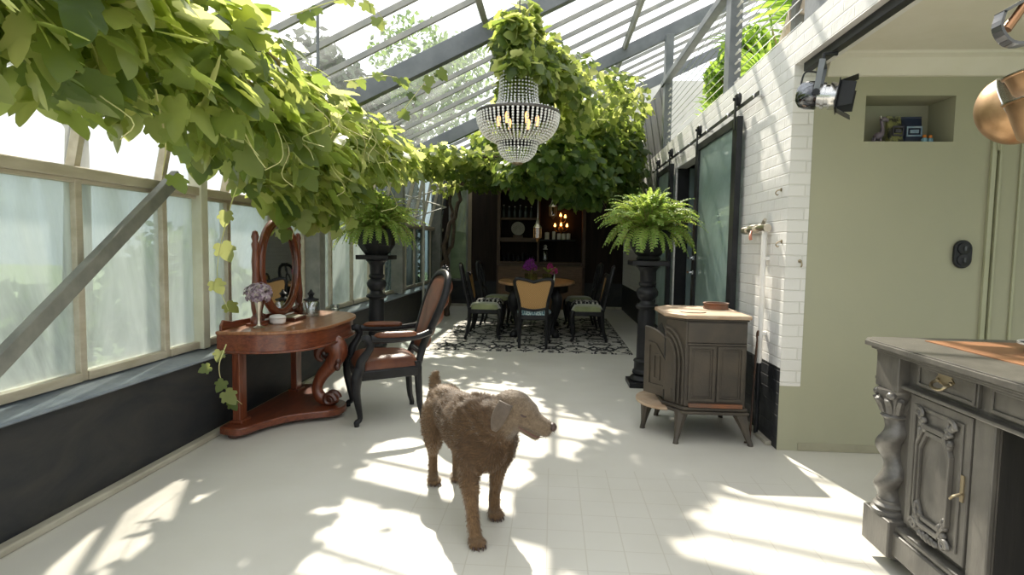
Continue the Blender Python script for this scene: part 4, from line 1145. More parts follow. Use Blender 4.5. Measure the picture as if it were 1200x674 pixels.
for i in range(10):
    a = 2 * PI * i / 10
    q.tube([(cc[0] + .045 * math.cos(a), cc[1] + .045 * math.sin(a), .618), (cc[0] + .056 * math.cos(a), cc[1] + .056 * math.sin(a), .65), (cc[0] + .074 * math.cos(a), cc[1] + .074 * math.sin(a), .675), (cc[0] + .07 * math.cos(a), cc[1] + .07 * math.sin(a), .66)], [.012, .014, .012, .006], 6, n=10)
for i in range(4):
    a = PI / 4 + i * PI / 2; q.ball((cc[0] + .066 * math.cos(a), cc[1] + .066 * math.sin(a), .69), (.02, .02, .016), 8, 6)
q.build('leafy_capital', GREYD, co_)
# carved door
y0, y1, z0, z1 = -.480, -.150, .215, .720
dd = MB(); dd.box((.008, y0, z0), (.03, y1, z1)); door = dd.build('door', GREYW, dk, smooth=0, bevel=.003)
q = MB()
def yz(p): return [(a, b) for a, b in p]
o1 = [(y0 + .03, z0 + .03), (y1 - .03, z0 + .03), (y1 - .03, z1 - .03), (y0 + .03, z1 - .03)]
o2 = [(y0 + .045, z0 + .045), (y1 - .045, z0 + .045), (y1 - .045, z1 - .045), (y0 + .045, z1 - .045)]
q.ring(o1, o2, (.008, 0, 0), (0, 1, 0), (0, 0, 1), -.006)
ym = (y0 + y1) / 2
oc_ = [(-.095, .32), (-.095, .56), (-.055, .635), (.055, .635), (.095, .56), (.095, .32), (.055, .255), (-.055, .255)]
for sc1, sc2, dep in ((1.0, .90, -.018), (.88, .78, -.012)):
    q.ring([(ym + a * sc1, .445 + (b - .445) * sc1) for a, b in oc_], [(ym + a * sc2, .445 + (b - .445) * sc2) for a, b in oc_], (.008, 0, 0), (0, 1, 0), (0, 0, 1), dep)
q.build('door_moulding', GREYW, door, smooth=0, bevel=.004)
rn = random.Random(2)
for sy in (-1, 1):
    for (za, zb) in ((.665, 1), (.25, -1)):
        q = MB(); yb = ym + sy * .085
        for i in range(9):
            a = i * .75
            q.ball((.0, yb + sy * .012 * math.cos(a) - sy * .02 * (i % 3) * .5, za - zb * i * .010), (.012, .016 - .0008 * i, .013), 8, 6)
        pts = [(-.004, yb + .022 * math.cos(t) * sy * (1 - t / 10), za + .022 * math.sin(t) * (1 - t / 10)) for t in np.linspace(0, 7.5, 20)]
        q.tube(pts, list(np.linspace(.009, .004, 20)), 6)
        q.build('leaf_carving', GREYD, door)
q = MB()
for i in range(5): q.ball((-.004, ym + (i - 2) * .022, .232), (.010, .014, .012 + .003 * (2 - abs(i - 2))), 8, 6)
q.build('bead_carving', GREYD, door)
q = MB(); q.plate([(-.007, -.045), (.007, -.045), (.010, -.02), (.007, 0), (.010, .02), (.007, .045), (-.007, .045), (-.010, .02), (-.007, 0), (-.010, -.02)], (.008, y0 + .022, .475), (0, 1, 0), (0, 0, 1), -.004)
q.tube([(.0, y0 + .022, .455), (-.02, y0 + .024, .447), (-.022, y0 + .034, .435)], .005, 8, n=8)
q.build('key_plate', BRASS, door, label='brass key plate')
gd_ = thing('glass_dish', 'clear glass dish with a pale rim on the leather desk top', 'dish', (1.80, 2.20, ZT + .0035))
MB().lathe([(.001, 0), (.07, 0), (.095, .012), (.12, .03), (.125, .031), (.118, .026), (.09, .014), (.065, .006), (.001, .006)], seg=36).build('dish_body', GLASSJ, gd_)
MB().lathe([(.119, .028), (.127, .028), (.127, .034), (.119, .034), (.119, .028)], seg=36).build('dish_rim', CERAMIC, gd_)
# ------------------------------------------------------------------ pedestals and ferns
def column(name, loc, label, H=1.145):
    t = thing(name, label, 'pedestal', loc, 0, 'turned black plant columns')
    MB().box((-.155, -.155, 0), (.155, .155, .045)).build('base_plate', BLACKW, t, smooth=0, bevel=.006)
    m_ = MB(); m_.lathe([(.135, .045), (.14, .06), (.125, .085), (.10, .10), (.115, .115), (.11, .14), (.10, .15), (.10, .215), (.108, .225), (.10, .24), (.082, .25), (.078, .62), (.075, .70), (.098, .715), (.105, .73), (.09, .75)], seg=28)
    m_.build('shaft', BLACKW, t)
    m_ = MB(); m_.lathe([(.07, .75), (.058, .78), (.075, .80), (.095, .83), (.10, .86), (.085, .89), (.06, .905), (.075, .92), (.08, .94), (.066, .955), (.07, 1.04), (.09, 1.075), (.11, 1.09), (.10, 1.10)], seg=28)
    m_.build('turned_neck', BLACKW, t)
    MB().box((-.165, -.165, 1.10), (.165, .165, H)).build('top_plate', BLACKW, t, smooth=0, bevel=.006)
    return t
PR, PL = (.865, 5.47), (-1.785, 5.92)
column('plant_column', (PR[0], PR[1], 0), 'black turned column carrying the fern beside the stove')
column('plant_column', (PL[0], PL[1], 0), 'black turned column carrying the fern behind the armchair')
ZP = 1.1455
def fern(loc, label, seed, R_=.37, n=150, potkind='bowl'):
    rn = random.Random(seed)
    pt = thing('planter', 'dark ' + ('round bowl' if potkind == 'bowl' else 'faceted') + ' planter on the column ' + ('beside the stove' if potkind == 'bowl' else 'behind the armchair'), 'planter', loc)
    if potkind == 'bowl':
        MB().lathe([(.10, 0), (.11, .015), (.095, .04), (.12, .06), (.165, .13), (.185, .22), (.195, .265), (.19, .275), (.18, .27), (.17, .20), (.001, .19)], seg=32).build('bowl', POT, pt)
        zt = .20
    else:
        MB().lathe([(.11, 0), (.15, .05), (.185, .10), (.185, .26), (.178, .265), (.168, .26), (.165, .19), (.001, .185)], seg=8, rot=PI / 8).build('bowl', POT, pt, smooth=0)
        zt = .20
    MB().lathe([(.001, zt - .004), (.160, zt - .004), (.160, zt + .03), (.001, zt + .032)], seg=24).build('soil', BARK, pt)
    f = thing('fern', label, 'fern', (loc[0], loc[1], loc[2] + zt + .05))
    fo, st = MB(), MB()
    for i in range(n):
        a = i * 2.39996 + rn.uniform(-.25, .25); u = ((i + .5) / n)
        el = 1.52 - 1.02 * u ** 1.1 + rn.uniform(-.12, .12)
        if i % 4 == 0 and u > .3: el = rn.uniform(.15, .55)
        L = R_ * rn.uniform(.85, 1.25) * (.9 + .25 * u)
        d = V(math.cos(a) * math.cos(el), math.sin(a) * math.cos(el), math.sin(el))
        p = V(.05 * math.cos(a) * u, .05 * math.sin(a) * u, 0.002)
        n_ = 17; pts = [p.copy()]; w0 = rn.uniform(.030, .042); tw = rn.uniform(-.5, .5)
        sag = rn.uniform(.7, 1.25) + (1.4 if i % 4 == 0 and u > .3 else 0)
        for k in range(n_):
            t = k / n_
            dd = V(d.x, d.y, d.z - sag * t * t * 1.25).normalized()
            p = p + dd * (L / n_); pts.append(p.copy())
            if t < .12: continue
            s = dd.cross(V(0, 0, 1)); s.normalize(); nn = s.cross(dd)
            s = s * math.cos(tw) + nn * math.sin(tw)
            w = w0 * (math.sin(PI * min(1, .18 + .82 * t)) ** .7) + .004
            for sg in (-1, 1):
                tip = p + s * (sg * w) + dd * (.012) + V(0, 0, -.004)
                fo.add([p - dd * .009, p + s * sg * w * .5 - dd * .008 + nn * .002, tip, p + s * sg * w * .5 + dd * .014 + nn * .002, p + dd * .009], [(0, 1, 2, 3, 4)])
        st.tube(pts[::3], .0022, 4, cap=False)
    st.build('stems', CANE, f, smooth=0)
    fo.build('fronds', FERN, f, smooth=0)
fern((PR[0], PR[1], ZP), 'bushy green fern spilling from the bowl beside the stove', 31, .38, 320, 'bowl')
fern((PL[0], PL[1], ZP), 'bushy green fern spilling from the faceted planter by the windows', 32, .37, 300, 'facet')

# ------------------------------------------------------------------ things on the brick wall
pv = thing('gas_pipe', 'white painted pipe with a metal valve running down the brick wall', 'pipe', (XR, 4.02, 0))
MB().tube([(-.035, .03, .50), (-.035, .03, 1.40)], .017, 10).build('upright_pipe', WHITEP, pv)
MB().tube([(-.035, .03, .02), (-.035, .03, .50)], .015, 10).build('lower_pipe', BLACKM, pv)
q = MB(); q.tube([(-.035, -.02, 1.40), (-.035, .12, 1.405)], .026, 10); q.tube([(-.035, .12, 1.405), (-.035, .42, 1.395)], .018, 10); q.tube([(-.035, .2, 1.40), (-.035, .3, 1.40)], .03, 8); q.tube([(-.035, .38, 1.395), (-.035, .46, 1.395)], .027, 6)
q.tube([(-.035, .10, 1.40), (-.035, .06, 1.44), (-.035, .03, 1.455)], .012, 8, n=8)
vo = q.build('valve_body', SILVER, pv)
MB().tube([(-.06, .22, 1.385), (-.075, .19, 1.35), (-.075, .18, 1.325)], [.006, .010, .011], 8, n=8).build('valve_lever', M('copper_red_lever', (.55, .22, .14)), vo, label='reddish valve lever')
q = MB()
for z in (1.2, .7): q.box((-.036, .012, z - .01), (-.001, .048, z + .01))
q.build('pipe_clip', WHITEP, pv)
pk = MB(); pk.tube([(XR - .135, 3.865, .0), (XR - .105, 3.93, .30), (XR - .075, 3.99, .60), (XR - .068, 4.005, .66)], [.007, .007, .007, .006], 8); pk.tube([(XR - .068, 4.005, .66), (XR - .066, 4.018, .70), (XR - .066, 3.998, .72), (XR - .07, 3.985, .69)], .006, 8, n=12); pk.tube([(XR - .135, 3.865, .008), (XR - .17, 3.86, .012)], .006, 6)
o = pk.build('fire_poker', M('poker_rust', (.12, .06, .035), (.05, .035, .03), rough=.5, metal=.5)); tag(o, 'thin rusty fire poker leaning on the pipe beside the stove', 'poker')
def wall_hook(loc, rz, label):
    m_ = MB(); m_.lathe([(.001, 0), (.012, 0), (.012, .004), (.001, .005)], (0, 0, 0), 10, axis=(-1, 0, 0)); m_.tube([(-.004, 0, 0), (-.025, 0, -.006), (-.035, 0, -.022), (-.025, 0, -.034), (-.018, 0, -.03)], .004, 6, n=12)
    o = m_.build('wall_hook', BRASS); o.location = loc; o.rotation_euler = (0, 0, rz); tag(o, label, 'hook', 'small hooks on the white brick')
wall_hook((XR - .0005, 3.885, 1.637), 0, 'small brass hook high on the white brick near the corner')
wall_hook((XR - .0005, 3.84, 1.311), 0, 'small brass hook at mid height on the white brick near the corner')
wall_hook((1.515, YG - .0045, 1.19), PI / 2, 'small brass hook on the pier end face by the sage wall')
# double switch
sw_ = thing('wall_switch', 'black rounded double switch on the sage green wall', 'switch', (2.459, YG - .001, 1.249))
def pill(w, h, n=14):
    return [(w * math.cos(a), (h - w) + w * math.sin(a)) for a in np.linspace(0, PI, n)] + [(w * math.cos(a), -(h - w) + w * math.sin(a)) for a in np.linspace(PI, 2 * PI, n)]
MB().plate(pill(.052, .085), (0, 0, 0), (1, 0, 0), (0, 0, 1), .022).build('switch_plate', BLACKM, sw_, smooth=30, bevel=.006)
for z in (.034, -.034):
    q = MB(); q.lathe([(.036, .022), (.036, .028), (.030, .031), (.001, .031)], (0, 0, z), 24, axis=(0, -1, 0)); q.build('switch_ring', BLACKM, sw_)
    q = MB(); q.box((-.007, -.042, z - .014), (.007, -.030, z + .014)); q.build('toggle', M('toggle_grey', (.06, .065, .07), rough=.3), sw_, smooth=0, bevel=.003)

# ------------------------------------------------------------------ spotlight on its track
o = MB().box((1.470, 1.2, 2.322), (1.515, 3.735, 2.3715)).build('track_rail', BLACKM, smooth=0, bevel=.003); tag(o, 'black lighting track under the white brick lintel', 'track')
sp_t = thing('stage_spotlight', 'black and chrome stage spotlight with barn doors hanging from the track', 'spotlight', (1.475, 3.36, 2.322))
ax = V(.86, -.42, -.14).normalized(); sd = V(0, 0, 1).cross(ax).normalized(); upv = ax.cross(sd)
c0 = V(-.055, 0, -.235)
m3 = lambda a, b, c: c0 + ax * a + sd * b + upv * c
def lat(prof): 
    q = MB(); q.lathe(prof, (0, 0, 0), 28, axis=tuple(ax)); q.v = [tuple(V(p) + c0) for p in q.v]; return q
lat([(.001, -.125), (.04, -.12), (.066, -.10), (.074, -.07), (.074, -.02), (.070, -.015)]).build('lamp_can', M('polished_black_can', (.25, .26, .28), (.05, .05, .055), rough=.15, metal=1.0, scale=14), sp_t, label='polished dark rear can')
lat([(.060, -.016), (.060, .005), (.070, .006), (.070, .02), (.060, .021), (.060, .04), (.072, .041), (.072, .06), (.066, .075), (.066, .08), (.001, .076)]).build('lamp_barrel', CHROME, sp_t, label='ribbed chrome barrel')
bd_ = MB()
for (a1, b1, flip) in (((0, 1), 0, 1), ((0, -1), 0, 1), ((1, 0), 1, 1), ((-1, 0), 1, 1)):
    s_, u2 = a1
    e0 = m3(.082, s_ * .068, u2 * .068); out_d = (ax * .9 + (sd * s_ + upv * u2) * .45).normalized(); along = upv if s_ else sd
    bd_.plate([(-.068, 0), (.068, 0), (.055, .085), (-.055, .085)], e0, along, out_d, .003)
q = MB(); q.plate([(-.08, -.08), (.08, -.08), (.08, .08), (-.08, .08)], m3(.078, 0, 0), sd, upv, .004); q.build('front_frame', BLACKM, sp_t, smooth=0)
bd_.build('barn_doors', BLACKM, sp_t, smooth=0)
q = MB()
for s in (-1, 1): q.beam(m3(-.02, s * .092, .165), m3(-.02, s * .085, 0), .006, .03, up=tuple(ax))
q.beam(m3(-.02, -.095, .165), m3(-.02, .095, .165), .006, .03, up=tuple(ax))
q.build('yoke', STEEL, sp_t, smooth=0, bevel=.002)
q = MB()
for s in (-1, 1): q.lathe([(.001, 0), (.018, 0), (.018, .014), (.001, .016)], m3(-.02, s * .078, 0), 12, axis=tuple(sd * s))
q.build('yoke_knob', BLACKM, sp_t)
tpz = m3(-.02, 0, .165)
MB().tube([(tpz.x, tpz.y, tpz.z), (tpz.x, tpz.y, -.018), (0.018, tpz.y, -.0135)], .012, 8).build('track_adapter', BLACKM, sp_t)
MB().tube([m3(-.11, 0, .03), m3(-.10, .0, .12), m3(-.03, .03, .13), m3(-.02, .01, .17)], .005, 6, n=16).build('cord', BLACKM, sp_t)

# ------------------------------------------------------------------ niche contents
NF = YG + .0
zn = NZ0 + .0005
g = thing('giraffe_figurine', 'small long-necked lilac figurine at the near end of the niche', 'figurine', (2.015, 3.90, zn))
LIL = M('lilac_grey_glaze', (.22, .18, .24), (.15, .12, .13), rough=.4)
q = MB(); q.tube([(-.03, 0, .045), (-.01, 0, .055), (.01, 0, .07), (.012, 0, .11), (.005, 0, .15)], [.018, .024, .016, .010, .010], 10, n=18); q.tube([(.003, 0, .15), (.02, 0, .158), (.045, 0, .15)], [.014, .015, .008], 10, n=10)
for x in (-.035, .0):
    for y in (-.012, .012): q.tube([(x, y, .045), (x, y, 0)], .006, 6)
q.build('figure', LIL, g)
q = MB(); q.tube([(0, -.006, .16), (-.004, -.010, .178)], .003, 6); q.tube([(0, .006, .16), (-.004, .010, .178)], .003, 6); q.build('horns', SILVER, g)
def bag(name, label, loc, w, d, h, mat, band, lean=0.0, rz=0.0):
    t = thing(name, label, 'bag', loc, rz)
    q = MB()
    def fn(u, v):
        a = 2 * PI * u; z = h * v; ty = d * (1 - v ** 1.5 * .92); tx = w * (1 - .05 * math.sin(PI * v))
        c, s = math.cos(a), math.sin(a)
        return (tx / 2 * (abs(c) ** .5) * (1 if c >= 0 else -1), ty / 2 * (abs(s) ** .5) * (1 if s >= 0 else -1) + lean * v, z)
    q.grid(fn, 28, 12); q.build('pouch', mat, t)
    q = MB(); q.ring([(-w * .36, h * .30), (w * .36, h * .30), (w * .36, h * .66), (-w * .36, h * .66)], [(-w * .30, h * .36), (w * .30, h * .36), (w * .30, h * .60), (-w * .30, h * .60)], (0, -d * .47 + lean * .4, 0), (1, 0, 0), (0, 0, 1), .006)
    q.box((-w * .20, -d * .47 + lean * .4 - .006, h * .42), (w * .20, -d * .40 + lean * .4, h * .54))
    q.build('label_patch', band, t, smooth=0)
    q = MB(); q.beam((-w * .49, lean, h * .995), (w * .49, lean, h * .995), .008, .02); q.build('top_seal', mat, t, smooth=0)
bag('treat_bag', 'olive and black food bag standing beside the navy bag in the niche', (2.104, 3.90, zn), .095, .07, .17, M('olive_foil', (.22, .22, .08), (.03, .03, .025), rough=.35, scale=22, lo=.45, hi=.55), M('dark_patch', (.05, .045, .06)), .02, .15)
bag('treat_bag', 'navy blue food bag with a round pale badge in the niche', (2.222, 3.93, zn), .122, .075, .175, M('navy_foil', (.022, .035, .08), (.015, .022, .045), rough=.3), M('blue_badge', (.14, .24, .36), (.3, .36, .42), scale=30), .02, -.08)
for i, (x, lab) in enumerate([(2.255, 'small light blue bottle with orange cap before the navy bag'), (2.295, 'small light blue bottle with orange cap at the far right of the niche items')]):
    t = thing('dropper_bottle', lab, 'bottle', (x, 3.855 + .01 * i, zn), 0, 'blue bottles in the niche')
    MB().lathe([(.001, 0), (.016, 0), (.017, .004), (.017, .03), (.012, .036), (.001, .037)], seg=14).build('bottle_body', M('sky_blue_plastic_%d' % i, (.20, .38, .48)), t)
    MB().lathe([(.010, .0372), (.011, .05), (.008, .055), (.001, .056)], seg=12).build('cap', M('orange_cap_%d' % i, (.62, .20, .03)), t)

# ------------------------------------------------------------------ copper pans
pr = MB(); pr.tube([(1.15, .9, 2.12), (1.15, 1.78, 2.12)], .012, 8); 
for y in (1.0, 1.7): pr.tube([(1.15, y, 2.12), (1.15, y, 2.424)], .006, 6)
o = pr.build('pot_rail', IRON); 
o.location = (.10, 0, 0); tag(o, 'iron rail under the cream ceiling that the copper pans hang from', 'rail')
hk = thing('iron_hook', 'flat grey iron hook with a loop hanging above the copper pans', 'hook', (1.145, 1.60, 1.86))
q = MB()
lp = [(-.045, -.01), (-.05, -.05), (-.02, -.085), (.03, -.08), (.05, -.04), (.055, .03), (.05, .12), (.07, .19)]
c_ = catmull(lp, 26)
for i in range(len(c_) - 1): q.beam((c_[i][0], 0, c_[i][1]), (c_[i + 1][0], 0, c_[i + 1][1]), .030, .006, up=(0, 1, 0)) if False else q.beam((c_[i][0], 0, c_[i][1]), (c_[i + 1][0], 0, c_[i + 1][1]), .034, .007, up=(-(c_[i + 1][1] - c_[i][1]), 0, c_[i + 1][0] - c_[i][0]))
q.beam((-.048, 0, -.012), (.05, 0, .045), .034, .007, up=(-.5, 0, .9))
q.build('hook_strap', M('grey_iron', (.30, .30, .31), (.16, .16, .17), rough=.35, metal=.8), hk, smooth=30)
MB().tube([(-.03, 0, -.05), (.0, -.005, .0), (.02, -.01, .05), (.055, -.01, .09), (.09, -.0, .15)], [.012, .010, .009, .012, .016], 10, n=20).build('copper_handle_end', COPPER, hk, label='polished copper handle end through the loop')
def pan(name, label, c, axis, r, depth, mat, wall=.004, handle=None):
    """round pan; axis points out of its mouth"""
    t = thing(name, label, 'pan', c, 0, 'hanging copper pans')
    a = V(axis).normalized()
    q = MB(); q.lathe([(.001, -depth), (r * .86, -depth), (r * .93, -depth + .012), (r, 0), (r + .006, .002), (r + .006, .005), (r - .003, .004), (r * .92, -depth + .014), (.001, -depth + wall)], (0, 0, 0), 48, axis=tuple(a))
    q.build('pan_body', mat, t)
    q = MB(); q.lathe([(r - .004, .0045), (r + .007, .0045), (r + .007, .007), (r - .004, .007), (r - .004, .0045)], (0, 0, 0), 48, axis=tuple(a)); q.build('tinned_rim', CHROME, t, label='bright tinned rim')
    if handle is not None:
        h = V(handle).normalized()
        q = MB(); q.tube([h * (r - .01), h * (r + .08) + a * .02, h * (r + .2) + a * .03], [.012, .010, .012], 8, n=14); q.build('handle', IRON, t)
pan('copper_pan', 'lower hanging copper pan with bright rim, in front of the round bowl', (1.253, 1.53, 1.655), (-.24, .03, .97), .150, .10, COPPERB, handle=(.97, 0, .24))
pan('copper_pan', 'hanging copper pan stacked above another pan, topmost rim of the two', (1.238, 1.535, 1.716), (-.24, .03, .97), .138, .052, COPPERB, handle=(.97, 0, .24))
b = thing('copper_bowl', 'round copper bowl with dark inside hanging tilted behind the copper pan', 'bowl', (1.262, 1.76, 1.650), 0)
q = MB(); prof_ = [(.096 * math.sin(a), -.088 * math.cos(a)) for a in np.linspace(0.0, PI / 2, 14)]
prof_in = [(max(.0005, .092 * math.sin(a)), -.084 * math.cos(a)) for a in np.linspace(PI / 2, 0.0, 14)]
bax = V(.58, -.72, .38)
q.lathe([(max(.0005, r_), z) for r_, z in prof_], (0, 0, 0), 40, axis=tuple(bax)); q.build('bowl_shell', COPPERB, b)
q = MB(); q.lathe(prof_in, (0, 0, 0), 40, axis=tuple(bax)); q.build('bowl_lining', M('dark_tin', (.14, .13, .12), (.08, .075, .07), rough=.4, metal=.6), b, label='dark inside')  # inside given a darker metal than the shell
q = MB(); q.lathe([(.092, 0), (.098, 0), (.098, .003), (.092, .003), (.092, 0)], (0, 0, 0), 40, axis=tuple(bax)); q.build('tinned_rim', CHROME, b)
q = MB(); q.tube([(.088, .0, .0), (.12, 0, .10), (.125, 0, .40), (.06, 0, .485), (-.012, 0, .484)], .005, 6, n=18); q.build('hanging_hook', IRON, b)
# ------------------------------------------------------------------ built-in shelves of the end wall
hu = thing('bookcase', 'dark wooden built-in shelves filling the end wall behind the dining table', 'bookcase', (-.27, YB + .16, 0))
def hx(x, y, z): return (x + .27, y - YB - .16, z)
f0, f1 = YB - .05, YB + .35
MB().box(hx(-1.158, f0, .0), hx(-1.09, f1, 2.50)).build('upright', OAKV, hu, smooth=0, bevel=.005)
MB().box(hx(.59, f0, .0), hx(.658, f1, 2.50)).build('upright', OAKV, hu, smooth=0, bevel=.005)
MB().box(hx(-.33, f0 + .03, .88), hx(-.285, f1, 2.46)).build('upright', OAKV, hu, smooth=0, bevel=.004)
MB().box(hx(-1.09, f0, 2.40), hx(.59, f1, 2.5)).build('top_board', OAK, hu, smooth=0, bevel=.004)
for z0, z1 in ((1.805, 1.85), (1.355, 1.44), (.86, .95)):
    MB().box(hx(-1.09, f0 + .02, z0), hx(-.33, f1, z1)).build('shelf', OAK, hu, smooth=0, bevel=.004)
MB().box(hx(-.285, f0 + .02, 1.385), hx(.46, f1, 1.415)).build('shelf', BLACKW, hu, smooth=0, bevel=.004)
MB().box(hx(-.285, f0 + .02, .90), hx(.59, f1, .95)).build('shelf', OAK, hu, smooth=0, bevel=.004)
WARMW = M('warm_brown_wood', (.20, .11, .055), (.13, .07, .035), scale=4, stretch=(1, 6, 6), dist=1)
MB().box(hx(-1.10, YB - .30, .0), hx(.60, f0 - .001, .86)).build('base_cabinet', WARMW, hu, smooth=0, bevel=.006)
for i in range(4):
    q = MB(); xx = -1.07 + i * .42
    q.ring([(xx, .08), (xx + .39, .08), (xx + .39, .66), (xx, .66)], [(xx + .05, .13), (xx + .34, .13), (xx + .34, .61), (xx + .05, .61)], hx(0, YB - .30, 0), (1, 0, 0), (0, 0, 1), .014)
    q.build('cabinet_door', WARMW, hu, smooth=0, bevel=.004)
MB().box(hx(-1.13, YB - .33, .86), hx(.63, f0 - .001, .888)).build('cabinet_top', OAK, hu, smooth=0, bevel=.005)
ys = YB + .14
names = ['tall dark glass bottle, leftmost on the top shelf', 'dark glass bottle, second from the left on the top shelf', 'dark glass bottle, third from the left on the top shelf', 'dark glass bottle, fourth from the left on the top shelf', 'dark glass bottle, fifth from the left on the top shelf', 'dark glass bottle, rightmost on the top shelf']
for i in range(6):
    t = thing('glass_bottle', names[i], 'bottle', (-1.04 + i * .115, ys, 1.8505), 0, 'bottles on the top shelf')
    h = .22 + .03 * (i % 3 == 0)
    MB().lathe([(.001, 0), (.032, 0), (.034, .01), (.034, h * .6), (.014, h * .75), (.012, h * .98), (.015, h), (.001, h)], seg=14).build('bottle_body', M('bottle_glass_%d' % i, (.10, .12, .12), (.05, .06, .06), rough=.08), t)
    MB().lathe([(.016, h + .0002), (.016, h + .02), (.001, h + .021)], seg=10).build('cap', SILVER, t)
fc = thing('mantel_clock', 'round pale fan-faced clock on the middle shelf of the bookcase', 'clock', (-.735, ys - .02, 1.4405))
q = MB(); q.lathe([(.001, -.02), (.135, -.02), (.14, -.01), (.14, .02), (.001, .022)], (0, 0, .19), 36, axis=(0, -1, 0)); q.build('clock_face', M('ivory_face', (.55, .53, .45), (.45, .43, .36), scale=20), fc)
q = MB()
for i in range(9):
    a = PI * i / 8; q.beam((.03 * math.cos(a), -.023, .17 + .03 * math.sin(a)), (.12 * math.cos(a), -.023, .17 + .12 * math.sin(a)), .006, .004)
q.box((-.10, -.03, 0), (.10, .03, .055)); q.build('clock_stand', OAK, fc, smooth=0)
CL = ['white candle, leftmost on the black shelf', 'white candle, second from the left on the black shelf', 'white candle, middle one on the black shelf', 'white candle, second from the right on the black shelf', 'white candle, rightmost on the black shelf']
for i, (x, h, r_) in enumerate([(-.13, .14, .045), (.01, .16, .035), (.12, .12, .042), (.215, .12, .042), (.31, .12, .042)]):
    q = MB(); q.lathe([(.001, 0), (r_, 0), (r_, h), (r_ * .8, h + .004), (.001, h - .004)], seg=18); q.tube([(0, 0, h - .004), (.002, 0, h + .018)], .002, 5)
    o = q.build('pillar_candle', WAX); o.location = (x, ys - .06, 1.4155); tag(o, CL[i], 'candle', 'candles on the black shelf')
j = thing('apothecary_jar', 'dark jar with pale stopper under the black shelf', 'jar', (-.16, ys - .04, .9505))
MB().lathe([(.001, 0), (.07, 0), (.075, .02), (.075, .20), (.05, .24), (.045, .25), (.001, .25)], seg=20).build('jar_body', GLASSJ, j)
MB().lathe([(.05, .2502), (.05, .27), (.025, .285), (.04, .32), (.02, .35), (.001, .355)], seg=16).build('stopper', CERAMIC, j)
for i in range(7):
    q = MB(); h = .10 + .03 * ((i * 5) % 3)
    q.lathe([(.001, 0), (.035, 0), (.04, .02), (.038, h), (.03, h + .01), (.001, h + .012)], seg=14); o = q.build('spice_tin', BLACKW); o.location = (-1.02 + i * .10, ys - .02, .9505)
    tag(o, 'small dark tin in the row on the lowest shelf', 'tin', 'dark tins on the lowest shelf')
# candelabra with warm bulbs
ca = thing('wall_candelabra', 'candelabra with glowing orange bulbs in the right bay of the bookcase', 'candelabra', (.155, YB + .30, 1.62))
GOLD = M('antique_gold', (.45, .26, .10), (.28, .15, .06), rough=.4, metal=.8)
q = MB(); q.lathe([(.001, .0), (.06, .0), (.055, .015), (.02, .025), (.001, .03)], (0, .045, .02), 20, axis=(0, -1, 0)); q.tube([(0, .04, -.16), (0, 0, -.05), (0, -.01, .12), (0, 0, .30)], [.012, .022, .018, .010], 10, n=16); q.build('stem', GOLD, ca)
FL = M('warm_lit_bulb', (1.0, .45, .12), (1, .4, .1), emit=(1.0, .38, .08), estr=9.0)
for i, (x, z, y) in enumerate([(-.125, .085, -.06), (0, .10, -.10), (.125, .085, -.06), (-.01, .30, -.05), (.085, .27, -.05)]):
    q = MB(); zz = z - .03
    q.tube([(0, 0, -.03 if z < .2 else .16), (x * .55, y * .6, zz - .09), (x, y, zz - .05), (x, y, zz)], [.010, .008, .007, .009], 8, n=16); q.lathe([(.008, zz - .004), (.034, zz), (.036, zz + .006), (.010, zz + .004)], (x, y, 0), 16)
    a = q.build('arm', GOLD, ca)
    MB().lathe([(.001, zz + .005), (.020, zz + .012), (.024, zz + .03), (.014, zz + .06), (.003, zz + .08)], (x, y, 0), 12).build('bulb', FL, a, label='glowing orange bulb')

# hanging lanterns over the table
def lantern(loc, label, s):
    t = thing('hanging_lantern', label, 'lantern', loc, 0, 'small gold lanterns over the dining table')
    q = MB(); q.lathe([(.001, -.13 * s), (.012, -.12 * s), (.03, -.085 * s), (.052, -.075 * s), (.052, -.07 * s)], seg=6); q.build('lantern_base', GOLD, t, smooth=0)
    q = MB()
    for k in range(6):
        a = k * PI / 3; q.beam((.05 * math.cos(a), .05 * math.sin(a), -.07 * s), (.05 * math.cos(a), .05 * math.sin(a), .07 * s), .007, .007)
    q.build('lantern_bars', GOLD, t, smooth=0)
    MB().lathe([(.044, -.069 * s), (.044, .069 * s)], seg=6).build('lantern_glass', clear_glass('lantern_glass', (.85, .7, .45), .15), t, smooth=0)
    MB().lathe([(.056, .0705 * s), (.058, .08 * s), (.03, .12 * s), (.022, .16 * s), (.007, .20 * s), (.001, .21 * s)], seg=6).build('lantern_roof', SILVER, t, smooth=0)
    top = roofz(loc[0]) - .10 - loc[2]
    q = MB(); q.tube([(0, 0, .205 * s), (0, 0, top)], .003, 5); q.build('chain', SILVER, t)
lantern((-.222, 8.32, 1.45), 'lower of the two small gold lanterns hanging over the flowers', 1.0)
lantern((-.012, 8.45, 1.76), 'higher of the two small gold lanterns hanging over the flowers', .9)

# white trellis stand at the windows of the dining end
tl = thing('plant_trellis', 'thin pale metal trellis with crossed arms by the rear windows', 'trellis', (-1.98, 9.0, 0))
PM = M('pale_trellis_metal', (.46, .45, .40), (.36, .35, .31), rough=.5)
MB().tube([(0, 0, 0), (0, 0, 2.32)], .019, 8).build('pole', PM, tl)
for z, a, dz in ((2.02, .25, .22), (1.93, .3, -.16), (1.72, .25, .20)):
    MB().tube([(-.30, -.05, z - dz * .5), (.34, .05, z + dz * .6)], .010, 6).build('cross_arm', PM, tl)
MB().lathe([(.001, 0), (.13, 0), (.13, .012), (.02, .02), (.001, .02)], seg=20).build('foot', PM, tl)

